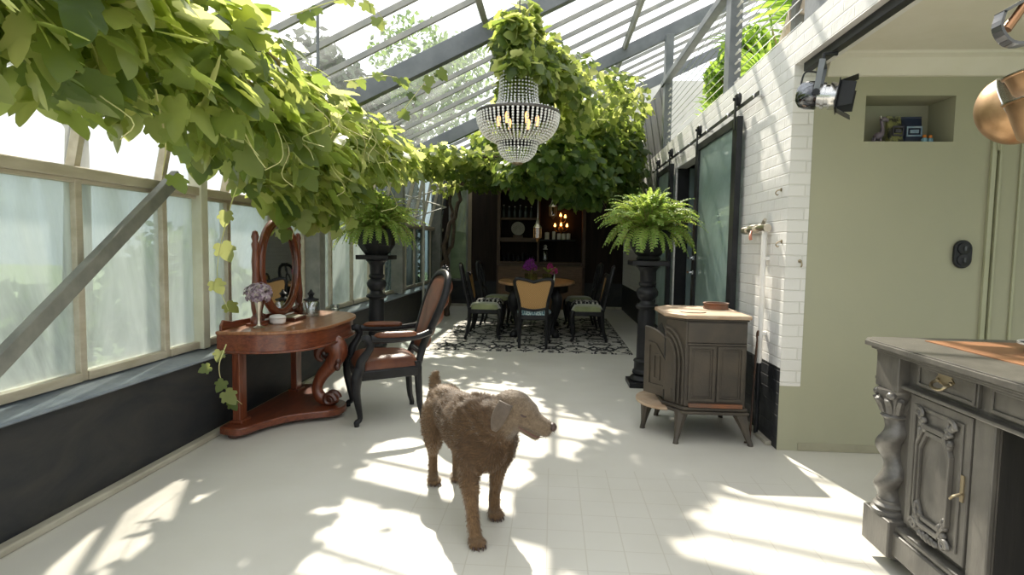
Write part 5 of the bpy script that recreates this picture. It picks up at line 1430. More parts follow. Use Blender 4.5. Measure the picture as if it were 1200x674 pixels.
# ------------------------------------------------------------------ crystal chandelier
ch = thing('chandelier', 'basket chandelier of crystal bead strings hanging among the vine leaves', 'chandelier', (-.313, 5.0, 1.94))
BRONZE = M('dark_bronze_band', (.13, .12, .11), (.09, .08, .075), rough=.4, metal=.7)
BEAD = M('crystal_bead', (.92, .92, .90), (.80, .80, .78), rough=.12, scale=30, spec=.9)
def band(r_, z, h, name):
    MB().lathe([(r_ - .004, z), (r_ + .004, z), (r_ + .007, z + h * .5), (r_ + .004, z + h), (r_ - .004, z + h), (r_ - .004, z)], seg=56).build(name, BRONZE, ch)
band(.342, .40, .022, 'rim_band'); band(.168, .172, .014, 'lower_ring'); band(.155, .79, .012, 'upper_ring'); band(.095, .96, .014, 'crown_ring')
ICO = None
bmt = bmesh.new(); bmesh.ops.create_icosphere(bmt, subdivisions=1, radius=1.0)
ICO = ([v.co.copy() for v in bmt.verts], [tuple(v.index for v in f.verts) for f in bmt.faces]); bmt.free()
def bead(mb, c, r_):
    c = V(c); mb.add([c + p * r_ for p in ICO[0]], ICO[1])
def strings(name, prof, nstr, nb, r0, r1):
    P = catmull(prof, nb); q = MB()
    for k in range(nstr):
        a = 2 * PI * k / nstr
        for i, (r_, z) in enumerate(P):
            bead(q, (r_ * math.cos(a), r_ * math.sin(a), z), r0 + (r1 - r0) * i / (nb - 1))
    o = q.build(name, BEAD, ch, smooth=0); o['kind'] = 'stuff'; return o
strings('basket_beads', [(.340, .392), (.325, .31), (.275, .23), (.19, .178)], 54, 13, .0118, .0090)
strings('lower_beads', [(.166, .166), (.150, .10), (.11, .045), (.045, .012)], 34, 10, .0105, .007)
strings('tent_beads', [(.335, .428), (.20, .45), (.165, .52), (.155, .65), (.152, .785)], 34, 20, .0085, .0085)
strings('neck_beads', [(.152, .805), (.12, .85), (.10, .90), (.094, .955)], 24, 7, .008, .008)
strings('crown_beads', [(.094, .975), (.12, 1.01), (.10, 1.06), (.03, 1.09)], 20, 6, .008, .007)
MB().lathe([(.001, -.012), (.02, -.008), (.045, .0), (.05, .01), (.045, .016), (.001, .02)], seg=24).build('bottom_boss', BRASS, ch)
q = MB(); q.tube([(0, 0, .02), (0, 0, 1.10)], .008, 8)
for k in range(6):
    a = k * PI / 3; q.tube([(0, 0, .30), (.10 * math.cos(a), .10 * math.sin(a), .27), (.16 * math.cos(a), .16 * math.sin(a), .31)], .006, 6, n=8)
    q.tube([(0, 0, .41), (.34 * math.cos(a), .34 * math.sin(a), .41)], .004, 5)
q.build('inner_frame', BRONZE, ch)
BUL = M('warm_candle_bulb', (1, .7, .35), (1, .65, .3), emit=(1, .55, .2), estr=1.6)
for k in range(6):
    a = k * PI / 3; MB().lathe([(.001, .31), (.012, .31), (.012, .345), (.018, .36), (.015, .385), (.002, .41)], (.16 * math.cos(a), .16 * math.sin(a), .0), 10).build('bulb', BUL, ch, label='warm glowing bulb')
top = roofz(-.313) - 1.94 - .05
MB().tube([(0, 0, 1.09), (0, 0, top)], .006, 6).build('chain', BRONZE, ch)
# ------------------------------------------------------------------ grapevines
_half = np.array([(0.0, 0.0), (.13, -.13), (.30, -.12), (.44, .04), (.37, .17), (.53, .34), (.47, .50), (.33, .48), (.30, .62), (.25, .74), (.10, .92), (0.0, 1.0)])
def leaf_proto():
    L = _half; n = len(L)
    vs = [(0, 0, 0), (0, .5, .03), (0, 1.0, -.10)]
    out = [(x, y, .10 * x * 1.3 - .16 * x * x * 2 - .10 * y * y) for x, y in L[1:-1]]
    left = [(-x, y, z) for x, y, z in out]
    vs = [(0, 0, 0), (0, 1.0, -.10), (0, .35, .0)] + out + left
    k = len(out)
    fs = []
    A = [0] + [3 + i for i in range(k)] + [1]
    Bq = [0] + [3 + k + i for i in range(k)] + [1]
    for i in range(len(A) - 1): fs.append((2, A[i], A[i + 1]))
    for i in range(len(Bq) - 1): fs.append((2, Bq[i + 1], Bq[i]))
    return np.array(vs, float), fs
LV, LF = leaf_proto()
def leaves(P, N, T, S):
    """P stalk points, N face normals, T tip directions, S sizes -> one mesh of leaves"""
    N = N / np.linalg.norm(N, axis=1)[:, None]
    T = T - N * (T * N).sum(1)[:, None]; T /= np.linalg.norm(T, axis=1)[:, None] + 1e-9
    X = np.cross(T, N)
    q = P[:, None, :] + S[:, None, None] * (LV[None, :, 0:1] * X[:, None] + LV[None, :, 1:2] * T[:, None] + LV[None, :, 2:3] * N[:, None])
    k = len(LV); n = len(P)
    F = np.array(LF)
    fs = (F[None] + (np.arange(n) * k)[:, None, None]).reshape(-1, 3)
    return q.reshape(-1, 3), fs
def leaf_obj(name, P, N, T, S, mat, parent):
    v, f = leaves(P, N, T, S)
    me = bpy.data.meshes.new(name)
    me.vertices.add(len(v)); me.vertices.foreach_set('co', v.ravel())
    me.loops.add(f.size); me.loops.foreach_set('vertex_index', f.ravel().astype(np.int32))
    me.polygons.add(len(f)); me.polygons.foreach_set('loop_start', np.arange(0, f.size, 3, dtype=np.int32)); 
    me.update(calc_edges=True); me.validate()
    me.polygons.foreach_set('use_smooth', [True] * len(me.polygons))
    me.materials.append(mat)
    o = bpy.data.objects.new(name, me); COL.objects.link(o); o.parent = parent
    return o
def rand_in(blobs, n, rg, shell=.25):
    B = np.array(blobs, float)
    w = B[:, 6] if B.shape[1] > 6 else (B[:, 3] * B[:, 4] * B[:, 5]) ** (2 / 3)
    w = w / w.sum(); idx = rg.choice(len(B), n, p=w)
    d = rg.normal(size=(n, 3)); d /= np.linalg.norm(d, axis=1)[:, None]
    r_ = (shell + (1 - shell) * rg.uniform(0, 1, n)) ** .55
    return B[idx, :3] + d * B[idx, 3:6] * r_[:, None], d
def below_roof(P, m=.10):
    return P[:, 2] < 2.60 + RS * (P[:, 0] + 2.12) - m
def clear_boxes(P, boxes):
    k = np.ones(len(P), bool)
    for (x0, y0, z0), (x1, y1, z1) in boxes:
        k &= ~((P[:, 0] > x0) & (P[:, 0] < x1) & (P[:, 1] > y0) & (P[:, 1] < y1) & (P[:, 2] > z0) & (P[:, 2] < z1))
    return k
RAFT = [((-3, y - .07, 0), (4, y + .07, 9)) for y in (2.55, 5.5, 8.45)]
def foliage(name, blobs, n, smin, smax, mat, parent, rg, up=.5, droop=.75, out=.6, jit=.55, boxes=()):
    P, d = rand_in(blobs, n, rg)
    keep = below_roof(P) & clear_boxes(P, boxes)
    P, d = P[keep], d[keep]; n = len(P)
    N = d * out + np.array([0, 0, up]) + rg.normal(size=(n, 3)) * jit
    T = d * .5 + np.array([0, 0, -droop]) + rg.normal(size=(n, 3)) * .45
    S = rg.uniform(smin, smax, n)
    return leaf_obj(name, P, N, T, S, mat, parent)
def cane(mb, pts, r0, r1, seg=6, n=30, wob=.03, rg=RNG):
    P = catmull(pts, n); P = P + np.vstack([np.zeros(3), rg.normal(size=(n - 2, 3)) * wob, np.zeros(3)])
    mb.tube(P, list(np.linspace(r0, r1, n)), seg)

# vine along the window eave, from the front to the columns
vl = thing('grapevine', 'thick grapevine with big leaves hanging along the eave above the side windows', 'vine', (-1.9, 3.5, 1.7))
off = np.array([-1.9, 3.5, 1.7])
rg = np.random.default_rng(42)
bl = []
for y, xc, zc, rx, rz, w in [(1.20, -1.50, 2.02, .34, .36, 1.6), (1.55, -1.55, 2.02, .36, .38, 2.0), (1.95, -1.58, 2.03, .38, .38, 2.0), (2.4, -1.62, 2.03, .38, .40, 2.0),
                             (2.9, -1.66, 2.03, .38, .42, 2.0), (3.4, -1.70, 2.02, .36, .44, 1.9), (3.9, -1.74, 2.00, .34, .46, 1.8), (4.4, -1.76, 2.02, .33, .46, 1.6),
                             (5.0, -1.78, 2.10, .33, .40, 1.4), (5.6, -1.78, 2.14, .34, .36, 1.3), (6.2, -1.80, 2.20, .32, .32, 1.1), (6.8, -1.82, 2.26, .28, .28, .9), (7.4, -1.84, 2.32, .26, .24, .7)]:
    bl.append((xc - off[0], y - off[1], zc - off[2], rx, .42, rz, w))
for y, z in ((3.7, 1.66), (4.05, 1.60), (4.4, 1.60), (4.8, 1.68)): bl.append((-1.76 - off[0], y - off[1], z - off[2], .20, .25, .20, .45))
def shifted(boxes): return [((a[0] - off[0], a[1] - off[1], a[2] - off[2]), (b[0] - off[0], b[1] - off[1], b[2] - off[2])) for a, b in boxes]
def fol_left(name, blobs, n, s0, s1, mat, **k):
    P, d = rand_in(blobs, n, rg); W_ = P + off
    keep = below_roof(W_, .06) & (W_[:, 0] > -2.08 - .0 * W_[:, 2]) & clear_boxes(W_, RAFT[:0])
    P, d = P[keep], d[keep]; m = len(P)
    N = d * .45 + np.array([.25, .15, .75]) + rg.normal(size=(m, 3)) * .45
    T = d * .4 + np.array([.35, .0, -.75]) + rg.normal(size=(m, 3)) * .35
    return leaf_obj(name, P, N, T, rg.uniform(s0, s1, m), mat, vl)
fol_left('foliage', bl, 2250, .085, .175, LEAF)
# stray shoots in front of the panes and mirror
P_, N_, T_, S_ = [], [], [], []
ten = MB()
rs = random.Random(8)
def spray(path, nl, s0, s1):
    c = catmull(path, 20)
    ten.tube([tuple(p - off) for p in c], list(np.linspace(.004, .0015, 20)), 5)
    for i in range(nl):
        t = (i + .6) / nl; k = min(18, int(t * 19)); p = c[k]
        sd = V(rs.uniform(-1, 1), rs.uniform(-1, 1), rs.uniform(-.3, .4)).normalized() * rs.uniform(.02, .06)
        P_.append(p + np.array(sd) - off); N_.append([rs.uniform(.1, .7), rs.uniform(-1.0, -.3), rs.uniform(.1, .7)]); T_.append([rs.uniform(-.6, .6), rs.uniform(-.2, .2), rs.uniform(-1, -.2)]); S_.append(rs.uniform(s0, s1))
spray([(-1.85, 3.5, 1.75), (-1.95, 3.45, 1.4), (-2.02, 3.45, 1.05), (-2.0, 3.55, .80)], 5, .09, .13)
spray([(-2.0, 3.5, .62), (-1.99, 3.40, .5), (-1.93, 3.36, .38), (-1.86, 3.42, .27)], 5, .06, .10)
spray([(-1.8, 3.9, 1.75), (-1.75, 3.95, 1.5), (-1.8, 4.0, 1.28)], 5, .10, .14)
spray([(-1.75, 4.4, 1.8), (-1.8, 4.35, 1.5), (-1.76, 4.3, 1.36)], 5, .10, .14)
spray([(-1.7, 4.9, 1.8), (-1.65, 4.8, 1.5), (-1.7, 4.7, 1.34)], 4, .10, .14)
spray([(-1.45, 2.1, 1.8), (-1.45, 2.15, 1.62), (-1.5, 2.2, 1.5)], 4, .07, .10)
spray([(-1.35, 3.0, 2.4), (-1.1, 3.3, 2.6), (-1.05, 3.8, 2.62)], 7, .07, .11)
spray([(-1.5, 4.2, 2.4), (-1.3, 4.6, 2.55), (-1.25, 5.0, 2.6)], 8, .07, .11)
spray([(-1.3, 4.9, 2.3), (-1.15, 5.3, 2.7), (-1.0, 5.3, 2.8)], 6, .08, .12)
leaf_obj('stray_leaves', np.array(P_), np.array(N_), np.array(T_), np.array(S_), LEAF, vl)
st = MB()
for k in range(5):
    cane(st, [(-1.75 + .1 * k - off[0], 1.0 - off[1], 1.95 + .08 * k - off[2]), (-1.8 + .06 * k - off[0], 3 - off[1], 2.02 + .06 * k - off[2]), (-1.82 + .03 * k - off[0], 5.2 - off[1], 2.1 + .05 * k - off[2]), (-1.9 - off[0], 7.8 - off[1], 2.3 + .02 * k - off[2])], .014, .007, n=40)
st.build('canes', CANE, vl)
for k in range(26):
    y = rs.uniform(1.3, 4.8); x = -1.40 + rs.uniform(-.12, .10); z = rs.uniform(1.75, 2.25)
    p0 = np.array([x, y, z]) - off
    pts = [p0, p0 + [rs.uniform(-.06, .1), rs.uniform(-.1, .1), -.1], p0 + [rs.uniform(-.02, .12), rs.uniform(-.14, .14), -.2], p0 + [rs.uniform(0, .15), rs.uniform(-.18, .18), -.26]]
    ten.tube(pts, .0025, 4, n=12)
ten.build('tendrils', TENDRIL, vl, kind='stuff')

# vine round the chandelier and over the dining table
vc = thing('grapevine', 'grapevine climbing over the chandelier and the roof above the dining table', 'vine', (-.2, 7.5, 2.4))
off = np.array([-.2, 7.5, 2.4]); rg = np.random.default_rng(77)
def W(b): return [(x - off[0], y - off[1], z - off[2], rx, ry, rz, w) for x, y, z, rx, ry, rz, w in b]
SUND = np.array([-math.sin(R(12.5)) * math.cos(R(46)), math.cos(R(12.5)) * math.cos(R(46)), math.sin(R(46))])
def gap(Wd):
    """openings in the leaf cover: cut along the sun rays to light the two ferns, and round the rafters"""
    k = np.ones(len(Wd), bool)
    for c, r_ in (((PR[0], PR[1], 1.62), .34), ((PL[0], PL[1], 1.62), .25)):
        d = Wd - np.array(c); t = d @ SUND; k &= ~((np.linalg.norm(d - t[:, None] * SUND, axis=1) < r_) & (t > .2))
    for cx, cy, cr in ((-.012, 8.45, .13), (-.222, 8.32, .13), (-1.98, 9.0, .16)):
        k &= np.hypot(Wd[:, 0] - cx, Wd[:, 1] - cy) > cr
    for y in (5.50, 8.45, 11.40):
        k &= ~((np.abs(Wd[:, 1] - y) < .11) & (Wd[:, 2] > 2.60 + RS * (Wd[:, 0] + 2.12) - .30))
    return k
def fol_c(name, blobs, n, s0, s1, mat, up=.55, droop=.7, out=.55, jit=.5):
    P, d = rand_in(W(blobs), n, rg); Wd = P + off
    keep = below_roof(Wd, .10) & (Wd[:, 1] < 12.1) & (Wd[:, 0] > -2.05) & ~((Wd[:, 0] > 1.29) & (Wd[:, 2] < 2.70)) & gap(Wd) & ~((np.hypot(Wd[:, 0] + .313, Wd[:, 1] - 5.0) < .37) & (Wd[:, 2] < 2.62)) & ~((Wd[:, 0] > 1.40) & (Wd[:, 0] < 1.58))
    P, d = P[keep], d[keep]; m = len(P)
    N = d * out + np.array([0, -.1, up]) + rg.normal(size=(m, 3)) * jit
    T = d * .4 + np.array([0, -.15, -droop]) + rg.normal(size=(m, 3)) * .4
    return leaf_obj(name, P, N, T, rg.uniform(s0, s1, m), mat, vc)
fol_c('bright_foliage', [(-.36, 5.35, 3.05, .22, .24, .45, 1.5), (-.33, 4.86, 2.98, .13, .09, .13, .35), (-.15, 5.8, 2.95, .30, .40, .35, 1.1), (-.20, 5.30, 2.75, .20, .24, .24, .7), (-.30, 4.93, 2.72, .17, .16, .12, .45), (-.42, 5.55, 2.55, .16, .2, .3, .4), (.02, 6.0, 2.75, .38, .5, .40, 1.5),
                        (.25, 6.9, 3.0, .45, .6, .42, 1.2), (.55, 7.7, 3.15, .5, .6, .45, 1.0), (.9, 8.5, 3.2, .45, .8, .45, .9), (1.0, 9.6, 3.0, .4, .6, .5, .6)], 3300, .07, .125, LEAF)
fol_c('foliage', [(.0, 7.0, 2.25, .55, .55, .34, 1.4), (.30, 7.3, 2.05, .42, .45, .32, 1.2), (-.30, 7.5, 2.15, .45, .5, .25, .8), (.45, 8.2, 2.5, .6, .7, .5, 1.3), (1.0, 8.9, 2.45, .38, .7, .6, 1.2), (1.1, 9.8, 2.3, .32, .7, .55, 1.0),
                  (.3, 9.6, 2.9, 1.0, 1.0, .45, 1.2), (-.8, 8.6, 2.42, .6, .5, .17, .6), (-1.4, 8.3, 2.40, .5, .5, .16, .5), (-1.0, 9.6, 2.55, .9, .8, .25, 1.0), (.2, 11.0, 2.75, 1.5, .8, .4, 1.3), (-1.3, 10.8, 2.5, .6, .9, .25, .8), (-.2, 10.2, 2.75, 1.6, 1.0, .3, 1.6), (.3, 11.4, 2.7, 1.5, .6, .4, 1.0), (-.3, 9.6, 3.0, 1.7, 1.3, .3, 4.5), (.3, 11.2, 3.1, 1.5, 1.0, .4, 3.5), (-1.2, 11.2, 2.7, .8, 1.0, .2, 1.5)], 13500, .08, .145, LEAFD)  # dense blobs under the roof are extra leaves added to shade the dining end
fol_c('side_foliage', [(-1.75, 8.0, 2.35, .28, .5, .2, .6), (-1.45, 7.7, 2.42, .35, .4, .14, .5), (-.95, 7.9, 2.40, .4, .35, .13, .5), (-.55, 7.9, 2.32, .3, .3, .16, .5), (-1.7, 9.0, 2.2, .25, .4, .2, .3)], 650, .07, .12, LEAF)
st = MB()
def cc(pts, r0, r1, n=30, wob=.02): cane(st, [tuple(np.array(p) - off) for p in pts], r0, r1, 8, n, wob, rg)
cc([(-1.86, 10.4, 0.02), (-1.80, 10.35, .6), (-1.88, 10.2, 1.2), (-1.70, 10.2, 1.8), (-1.5, 10.0, 2.35), (-.9, 9.4, 2.55), (-.3, 8.4, 2.6)], .055, .02)
cc([(-1.86, 10.42, 0.3), (-1.92, 10.3, .9), (-1.72, 10.25, 1.4), (-1.78, 10.2, 2.0), (-1.6, 9.2, 2.4), (-1.7, 8.0, 2.45)], .04, .015)
cc([(-.3, 8.4, 2.6), (.1, 7.2, 2.55), (.1, 6.2, 2.8), (-.30, 5.4, 3.0), (-.36, 5.4, 3.3)], .022, .01)
cc([(-.3, 8.4, 2.6), (.6, 8.6, 2.9), (1.1, 9.2, 3.0)], .02, .008)
cc([(-1.4, 8.4, 2.5), (-.9, 7.9, 2.42), (-.4, 7.6, 2.35), (.1, 7.3, 2.2)], .018, .01)
st.build('trunk', BARK, vc)
# ------------------------------------------------------------------ the dog
DR = V(-.42, 2.80, 0)
dog = thing('dog', 'brown wavy-coated dog standing on the pale floor with its head turned and eyes closed', 'dog', tuple(DR))
FWD, LFT = V(.45, -.89, 0).normalized(), V(.89, .45, 0).normalized()
RGT = -LFT
body = MB()
def ell(c, rf, rs, rz, f=FWD, tiltz=0.0):
    f = V(f).normalized(); s = V(0, 0, 1).cross(f).normalized(); u = f.cross(s)
    m = Matrix((f, s, u)).transposed()
    body.ball(V(c) - DR, (rf, rs, rz), 20, 14, m)
def limb(pts, n=26, seg=14, sx=1.0):
    body.tube([V(p[:3]) - DR for p in pts], [p[3] for p in pts], seg, n=n, sx=sx)
    for p in (pts[0], pts[-1]): body.ball(V(p[:3]) - DR, p[3] * .98, 12, 8)
# trunk
ell((-.545, 3.03, .425), .115, .098, .100)
ell((-.510, 2.965, .415), .14, .098, .102)
ell((-.455, 2.865, .410), .15, .108, .112)
ell((-.395, 2.755, .400), .16, .118, .136)
ell((-.330, 2.640, .400), .15, .122, .160)
ell((-.285, 2.560, .415), .115, .112, .150)
ell((-.270, 2.520, .365), .080, .085, .095)
limb([(-.60, 3.07, .455, .05), (-.52, 2.96, .475, .055), (-.43, 2.81, .485, .055), (-.34, 2.65, .515, .06), (-.27, 2.56, .525, .06)])
# neck
limb([(-.31, 2.60, .45, .125), (-.25, 2.53, .485, .112), (-.195, 2.49, .520, .090), (-.155, 2.475, .550, .074)], seg=18)
# head, turned to the animal's left
HF = V(.905, -.26, -.33).normalized(); HS = V(0, 0, 1).cross(HF).normalized(); HU = HF.cross(HS)
HC = V(-.135, 2.470, .562)
def H(a, s, u): return HC + HF * a + HS * s + HU * u
def hell(c, rf, rs, ru): 
    m = Matrix((HF, HS, HU)).transposed(); body.ball(V(c) - DR, (rf, rs, ru), 18, 12, m)
hell(H(-.014, 0, .006), .088, .070, .070)
hell(H(.035, 0, .010), .058, .054, .050)
hell(H(.055, 0, -.022), .062, .046, .042)
hell(H(-.005, 0, -.030), .070, .058, .050)
body.tube([H(.04, 0, -.006) - DR, H(.085, 0, -.016) - DR, H(.120, 0, -.021) - DR, H(.146, 0, -.020) - DR], [.052, .045, .041, .036], 16, n=16, sx=.86)
hell(H(.145, 0, -.020), .026, .030, .034)
body.tube([H(.02, 0, -.048) - DR, H(.06, 0, -.063) - DR, H(.105, 0, -.071) - DR, H(.126, 0, -.068) - DR], [.034, .024, .020, .014], 12, n=14)
for s in (-1, 1): hell(H(.048, s * .034, .030), .026, .016, .014)
# legs
limb([(-.335, 2.530, .400, .075), (-.335, 2.500, .330, .066), (-.342, 2.490, .262, .048), (-.330, 2.455, .195, .036), (-.318, 2.430, .125, .029), (-.312, 2.418, .085, .029), (-.302, 2.405, .045, .028), (-.296, 2.392, .026, .027)])
limb([(-.205, 2.585, .400, .068), (-.215, 2.600, .330, .060), (-.228, 2.640, .262, .044), (-.238, 2.660, .190, .034), (-.246, 2.680, .120, .028), (-.250, 2.690, .080, .028), (-.247, 2.675, .042, .027), (-.243, 2.655, .026, .026)])
limb([(-.580, 2.985, .400, .078), (-.592, 2.955, .330, .066), (-.590, 2.945, .265, .048), (-.600, 3.00, .205, .036), (-.615, 3.055, .155, .028), (-.615, 3.060, .105, .025), (-.612, 3.045, .050, .026), (-.603, 3.015, .026, .027)])
limb([(-0.470, 3.060, .400, .072), (-0.480, 3.035, .330, .060), (-0.478, 3.030, .265, .044), (-0.480, 3.075, .205, .034), (-0.498, 3.115, .155, .027), (-0.498, 3.120, .105, .025), (-0.494, 3.105, .050, .025), (-0.488, 3.075, .026, .026)])
for px, py in ((-.288, 2.374), (-.236, 2.638), (-.596, 2.998), (-.481, 3.058)):      # paws with toes
    for k, o_ in enumerate((-.026, -.009, .009, .026)):
        p = V(px, py, .019) + LFT * o_ + FWD * (.012 if k in (1, 2) else .0)
        m = Matrix((FWD, LFT, V(0, 0, 1))).transposed(); body.ball(p - DR, (.024, .0125, .019), 10, 8, m)
    body.ball(V(px, py, .024) - FWD * .02 - DR, (.034, .034, .022), 12, 8)
# tail, carried up
limb([(-.600, 3.095, .470, .036), (-.622, 3.120, .515, .030), (-.618, 3.115, .555, .022), (-.604, 3.095, .575, .011)], n=14)
raw = body.build('dog_raw', BLACKM, None, smooth=0)
md = raw.modifiers.new('r', 'REMESH'); md.mode = 'VOXEL'; md.voxel_size = .0065; md.use_smooth_shade = True
md = raw.modifiers.new('s', 'SMOOTH'); md.factor = .6; md.iterations = 9
dg = bpy.context.evaluated_depsgraph_get()
me = bpy.data.meshes.new_from_object(raw.evaluated_get(dg))
bpy.data.objects.remove(raw)
bme = bmesh.new(); bme.from_mesh(me)
for v_ in bme.verts:                                     # locks of the wavy coat over neck, shoulders and ribs
    p = v_.co; d_ = (p - (V(-.30, 2.60, .47) - DR)).length
    k = max(0.0, 1 - max(0, d_ - .10) / .22); hh = max(0.0, min(1.0, ((p - (H(.02, 0, 0) - DR)).length - .09) / .05)); lo_ = max(0.0, min(1.0, (p.z - .26) / .08))
    w_ = math.sin(70 * p.x + 38 * p.y + 30 * p.z + 2.2 * math.sin(33 * p.z + 21 * p.x)) + .6 * math.sin(95 * p.z - 60 * p.y + 2 * math.sin(41 * p.x))
    v_.co = p + v_.normal * (.0052 * w_ * (.25 + .75 * k) * hh * lo_)
bme.normal_update(); bme.to_mesh(me)
co = np.array([v.co[:] for v in bme.verts]); no = np.array([v.normal[:] for v in bme.verts]); bme.free()
for v_i in range(len(co)): pass
# coat colours: dark brown saddle, tan legs, pale greyish head and muzzle
def ss(a, b, x): t = np.clip((x - a) / (b - a), 0, 1); return t * t * (3 - 2 * t)
hd = (co - np.array(HC - DR)) @ np.array(HF); hdist = np.linalg.norm(co - np.array(H(.02, 0, 0) - DR), axis=1)
headw = 1 - ss(.085, .15, hdist); headw = np.maximum(headw, ss(.03, .08, hd) * (hdist < .2))
legw = 1 - ss(.16, .30, co[:, 2])
rumpw = ss(.10, .24, -(co @ np.array(FWD)))
saddle = np.array([.088, .051, .023]); tan = np.array([.15, .090, .042]); pale = np.array([.165, .125, .085]); rump = np.array([.16, .102, .052])
colr = saddle[None] * (1 - legw[:, None]) + tan[None] * legw[:, None]
colr = colr * (1 - .8 * rumpw[:, None]) + rump[None] * .8 * rumpw[:, None]
colr = colr * (1 - headw[:, None]) + pale[None] * headw[:, None]
at = me.color_attributes.new('coat', 'FLOAT_COLOR', 'POINT')
at.data.foreach_set('color', np.hstack([colr, np.ones((len(colr), 1))]).astype(np.float32).ravel())
def coat_mat(name, k, bump=True):
    m, nt, out = _nt(name)
    a = node(nt, 'ShaderNodeAttribute'); a.attribute_name = 'coat'
    v = coords(nt, (1, 1, 1)); f = noise(nt, v, 55, 4, .6, 1.5)
    mx = node(nt, 'ShaderNodeMix', data_type='RGBA', blend_type='MULTIPLY'); mx.inputs['Factor'].default_value = 1
    nt.links.new(a.outputs['Color'], mx.inputs[6]); nt.links.new(ramp(nt, f, [(.3, (.65 * k, .6 * k, .55 * k)), (.7, (1.2 * k, 1.15 * k, 1.1 * k))]), mx.inputs[7])
    p = node(nt, 'ShaderNodeBsdfPrincipled'); p.inputs['Roughness'].default_value = .6; p.inputs['Sheen Weight'].default_value = .3; p.inputs['Specular IOR Level'].default_value = .25
    nt.links.new(mx.outputs[2], p.inputs['Base Color'])
    if bump:
        b = node(nt, 'ShaderNodeBump'); b.inputs['Strength'].default_value = .5; b.inputs['Distance'].default_value = .01
        nt.links.new(noise(nt, coords(nt, (1, 1, .4)), 90, 5, .6, 2), b.inputs['Height']); nt.links.new(b.outputs['Normal'], p.inputs['Normal'])
    nt.links.new(p.outputs['BSDF'], out.inputs['Surface'])
    return m
COAT = coat_mat('dog_coat', 1.0)
me.materials.clear(); me.materials.append(COAT)
me.polygons.foreach_set('use_smooth', [True] * len(me.polygons)); me.name = 'body'
bo_ = bpy.data.objects.new('body', me); COL.objects.link(bo_); bo_.parent = dog
# coat of short wavy hair: fine blades lying back along the body
rg = np.random.default_rng(5)
nv = len(co); pick = rg.choice(nv, 46000)
c0_, n0 = co[pick] + rg.normal(size=(46000, 3)) * .003, no[pick]
shoulder = np.exp(-((np.linalg.norm(c0_ - np.array(V(-.27, 2.55, .46) - DR), axis=1)) / .16) ** 2)
isH = 1 - ss(.09, .15, np.linalg.norm(c0_ - np.array(H(.03, 0, 0) - DR), axis=1))
isL = 1 - ss(.14, .26, c0_[:, 2])
flow = -np.array(FWD)[None] * (1 - .8 * isL[:, None]) + np.array([0, 0, -1.0])[None] * (.5 + .7 * isL[:, None])
flow = flow * (1 - isH[:, None]) + (-np.array(HF))[None] * isH[:, None]
wave = np.stack([np.sin(c0_[:, 1] * 55 + c0_[:, 2] * 30), np.cos(c0_[:, 0] * 60), np.sin(c0_[:, 0] * 40 + c0_[:, 1] * 45)], 1)
flow = flow + wave * (.25 + .55 * shoulder[:, None]) * (1 - isH[:, None])
flow -= n0 * (flow * n0).sum(1)[:, None]; flow /= np.linalg.norm(flow, axis=1)[:, None] + 1e-9
L_ = (.016 + .016 * shoulder - .0115 * isH - .004 * isL) * rg.uniform(.6, 1.3, 46000)
lift = (.35 + .25 * shoulder) * (1 - .75 * isH)
tip = c0_ + flow * L_[:, None] + n0 * (L_ * lift)[:, None]
sd_ = np.cross(flow, n0); wd = (.0013 + .0006 * shoulder)[:, None]
q_ = np.stack([c0_ - sd_ * wd - n0 * .002, c0_ + sd_ * wd - n0 * .002, tip], 1).reshape(-1, 3)
fm = bpy.data.meshes.new('fur'); fm.vertices.add(len(q_)); fm.vertices.foreach_set('co', q_.ravel())
fm.loops.add(len(q_)); fm.loops.foreach_set('vertex_index', np.arange(len(q_), dtype=np.int32))
fm.polygons.add(len(q_) // 3); fm.polygons.foreach_set('loop_start', np.arange(0, len(q_), 3, dtype=np.int32)); fm.update(calc_edges=True)
cf = np.repeat(colr[pick] * rg.uniform(.55, 1.35, (46000, 1)), 3, 0)
fa_ = fm.color_attributes.new('coat', 'FLOAT_COLOR', 'POINT'); fa_.data.foreach_set('color', np.hstack([cf, np.ones((len(cf), 1))]).astype(np.float32).ravel())
FURM = coat_mat('dog_hair', 1.15, False)
fm.materials.append(FURM); fo_ = bpy.data.objects.new('fur', fm); COL.objects.link(fo_); fo_.parent = dog; fo_['kind'] = 'stuff'; fo_['label'] = 'short wavy brown coat'
# ears, nose, mouth, closed eyes
EAR = M('ear_fur', (.10, .07, .047), (.07, .048, .031), rough=.6, scale=30, bump=.3, bscale=150, sheen=.3)
for s in (-1, 1):
    q = MB()
    def fn(u, v, s=s):
        w = .036 * (1 - .12 * math.cos(PI * v)) * (1 - v ** 3 * .75)
        a = -.040 - .004 * v + (u - .5) * 2 * w
        out_ = .058 + .034 * math.sin(PI * min(1, .05 + v * .62)) + .006 * (1 - (2 * u - 1) ** 2)
        return H(a, s * out_, .030 - .125 * v + .010 * math.sin(PI * v)) - DR
    q.grid(fn, 10, 14); q.build('ear', EAR, dog, solid=.006, sub=1, label='hanging soft brown ear')
NOSE = M('nose_leather', (.075, .04, .034), (.05, .028, .025), rough=.35, bump=.4, bscale=160)
q = MB(); m = Matrix((HF, HS, HU)).transposed(); q.ball(H(.170, 0, -.004) - DR, (.013, .020, .016), 14, 10, m); q.ball(H(.163, 0, .006) - DR, (.014, .016, .010), 12, 8, m); q.build('nose', NOSE, dog, label='dark brown nose')
q = MB()
for s in (-1, 1): q.tube([H(.040, s * .046, -.050) - DR, H(.075, s * .040, -.056) - DR, H(.115, s * .034, -.060) - DR, H(.142, s * .012, -.059) - DR], [.002, .0028, .0028, .002], 8, n=14)
q.build('lips', M('dark_red_lips', (.13, .04, .032), (.07, .022, .02), rough=.35), dog, label='dark reddish lips of the slightly open mouth')
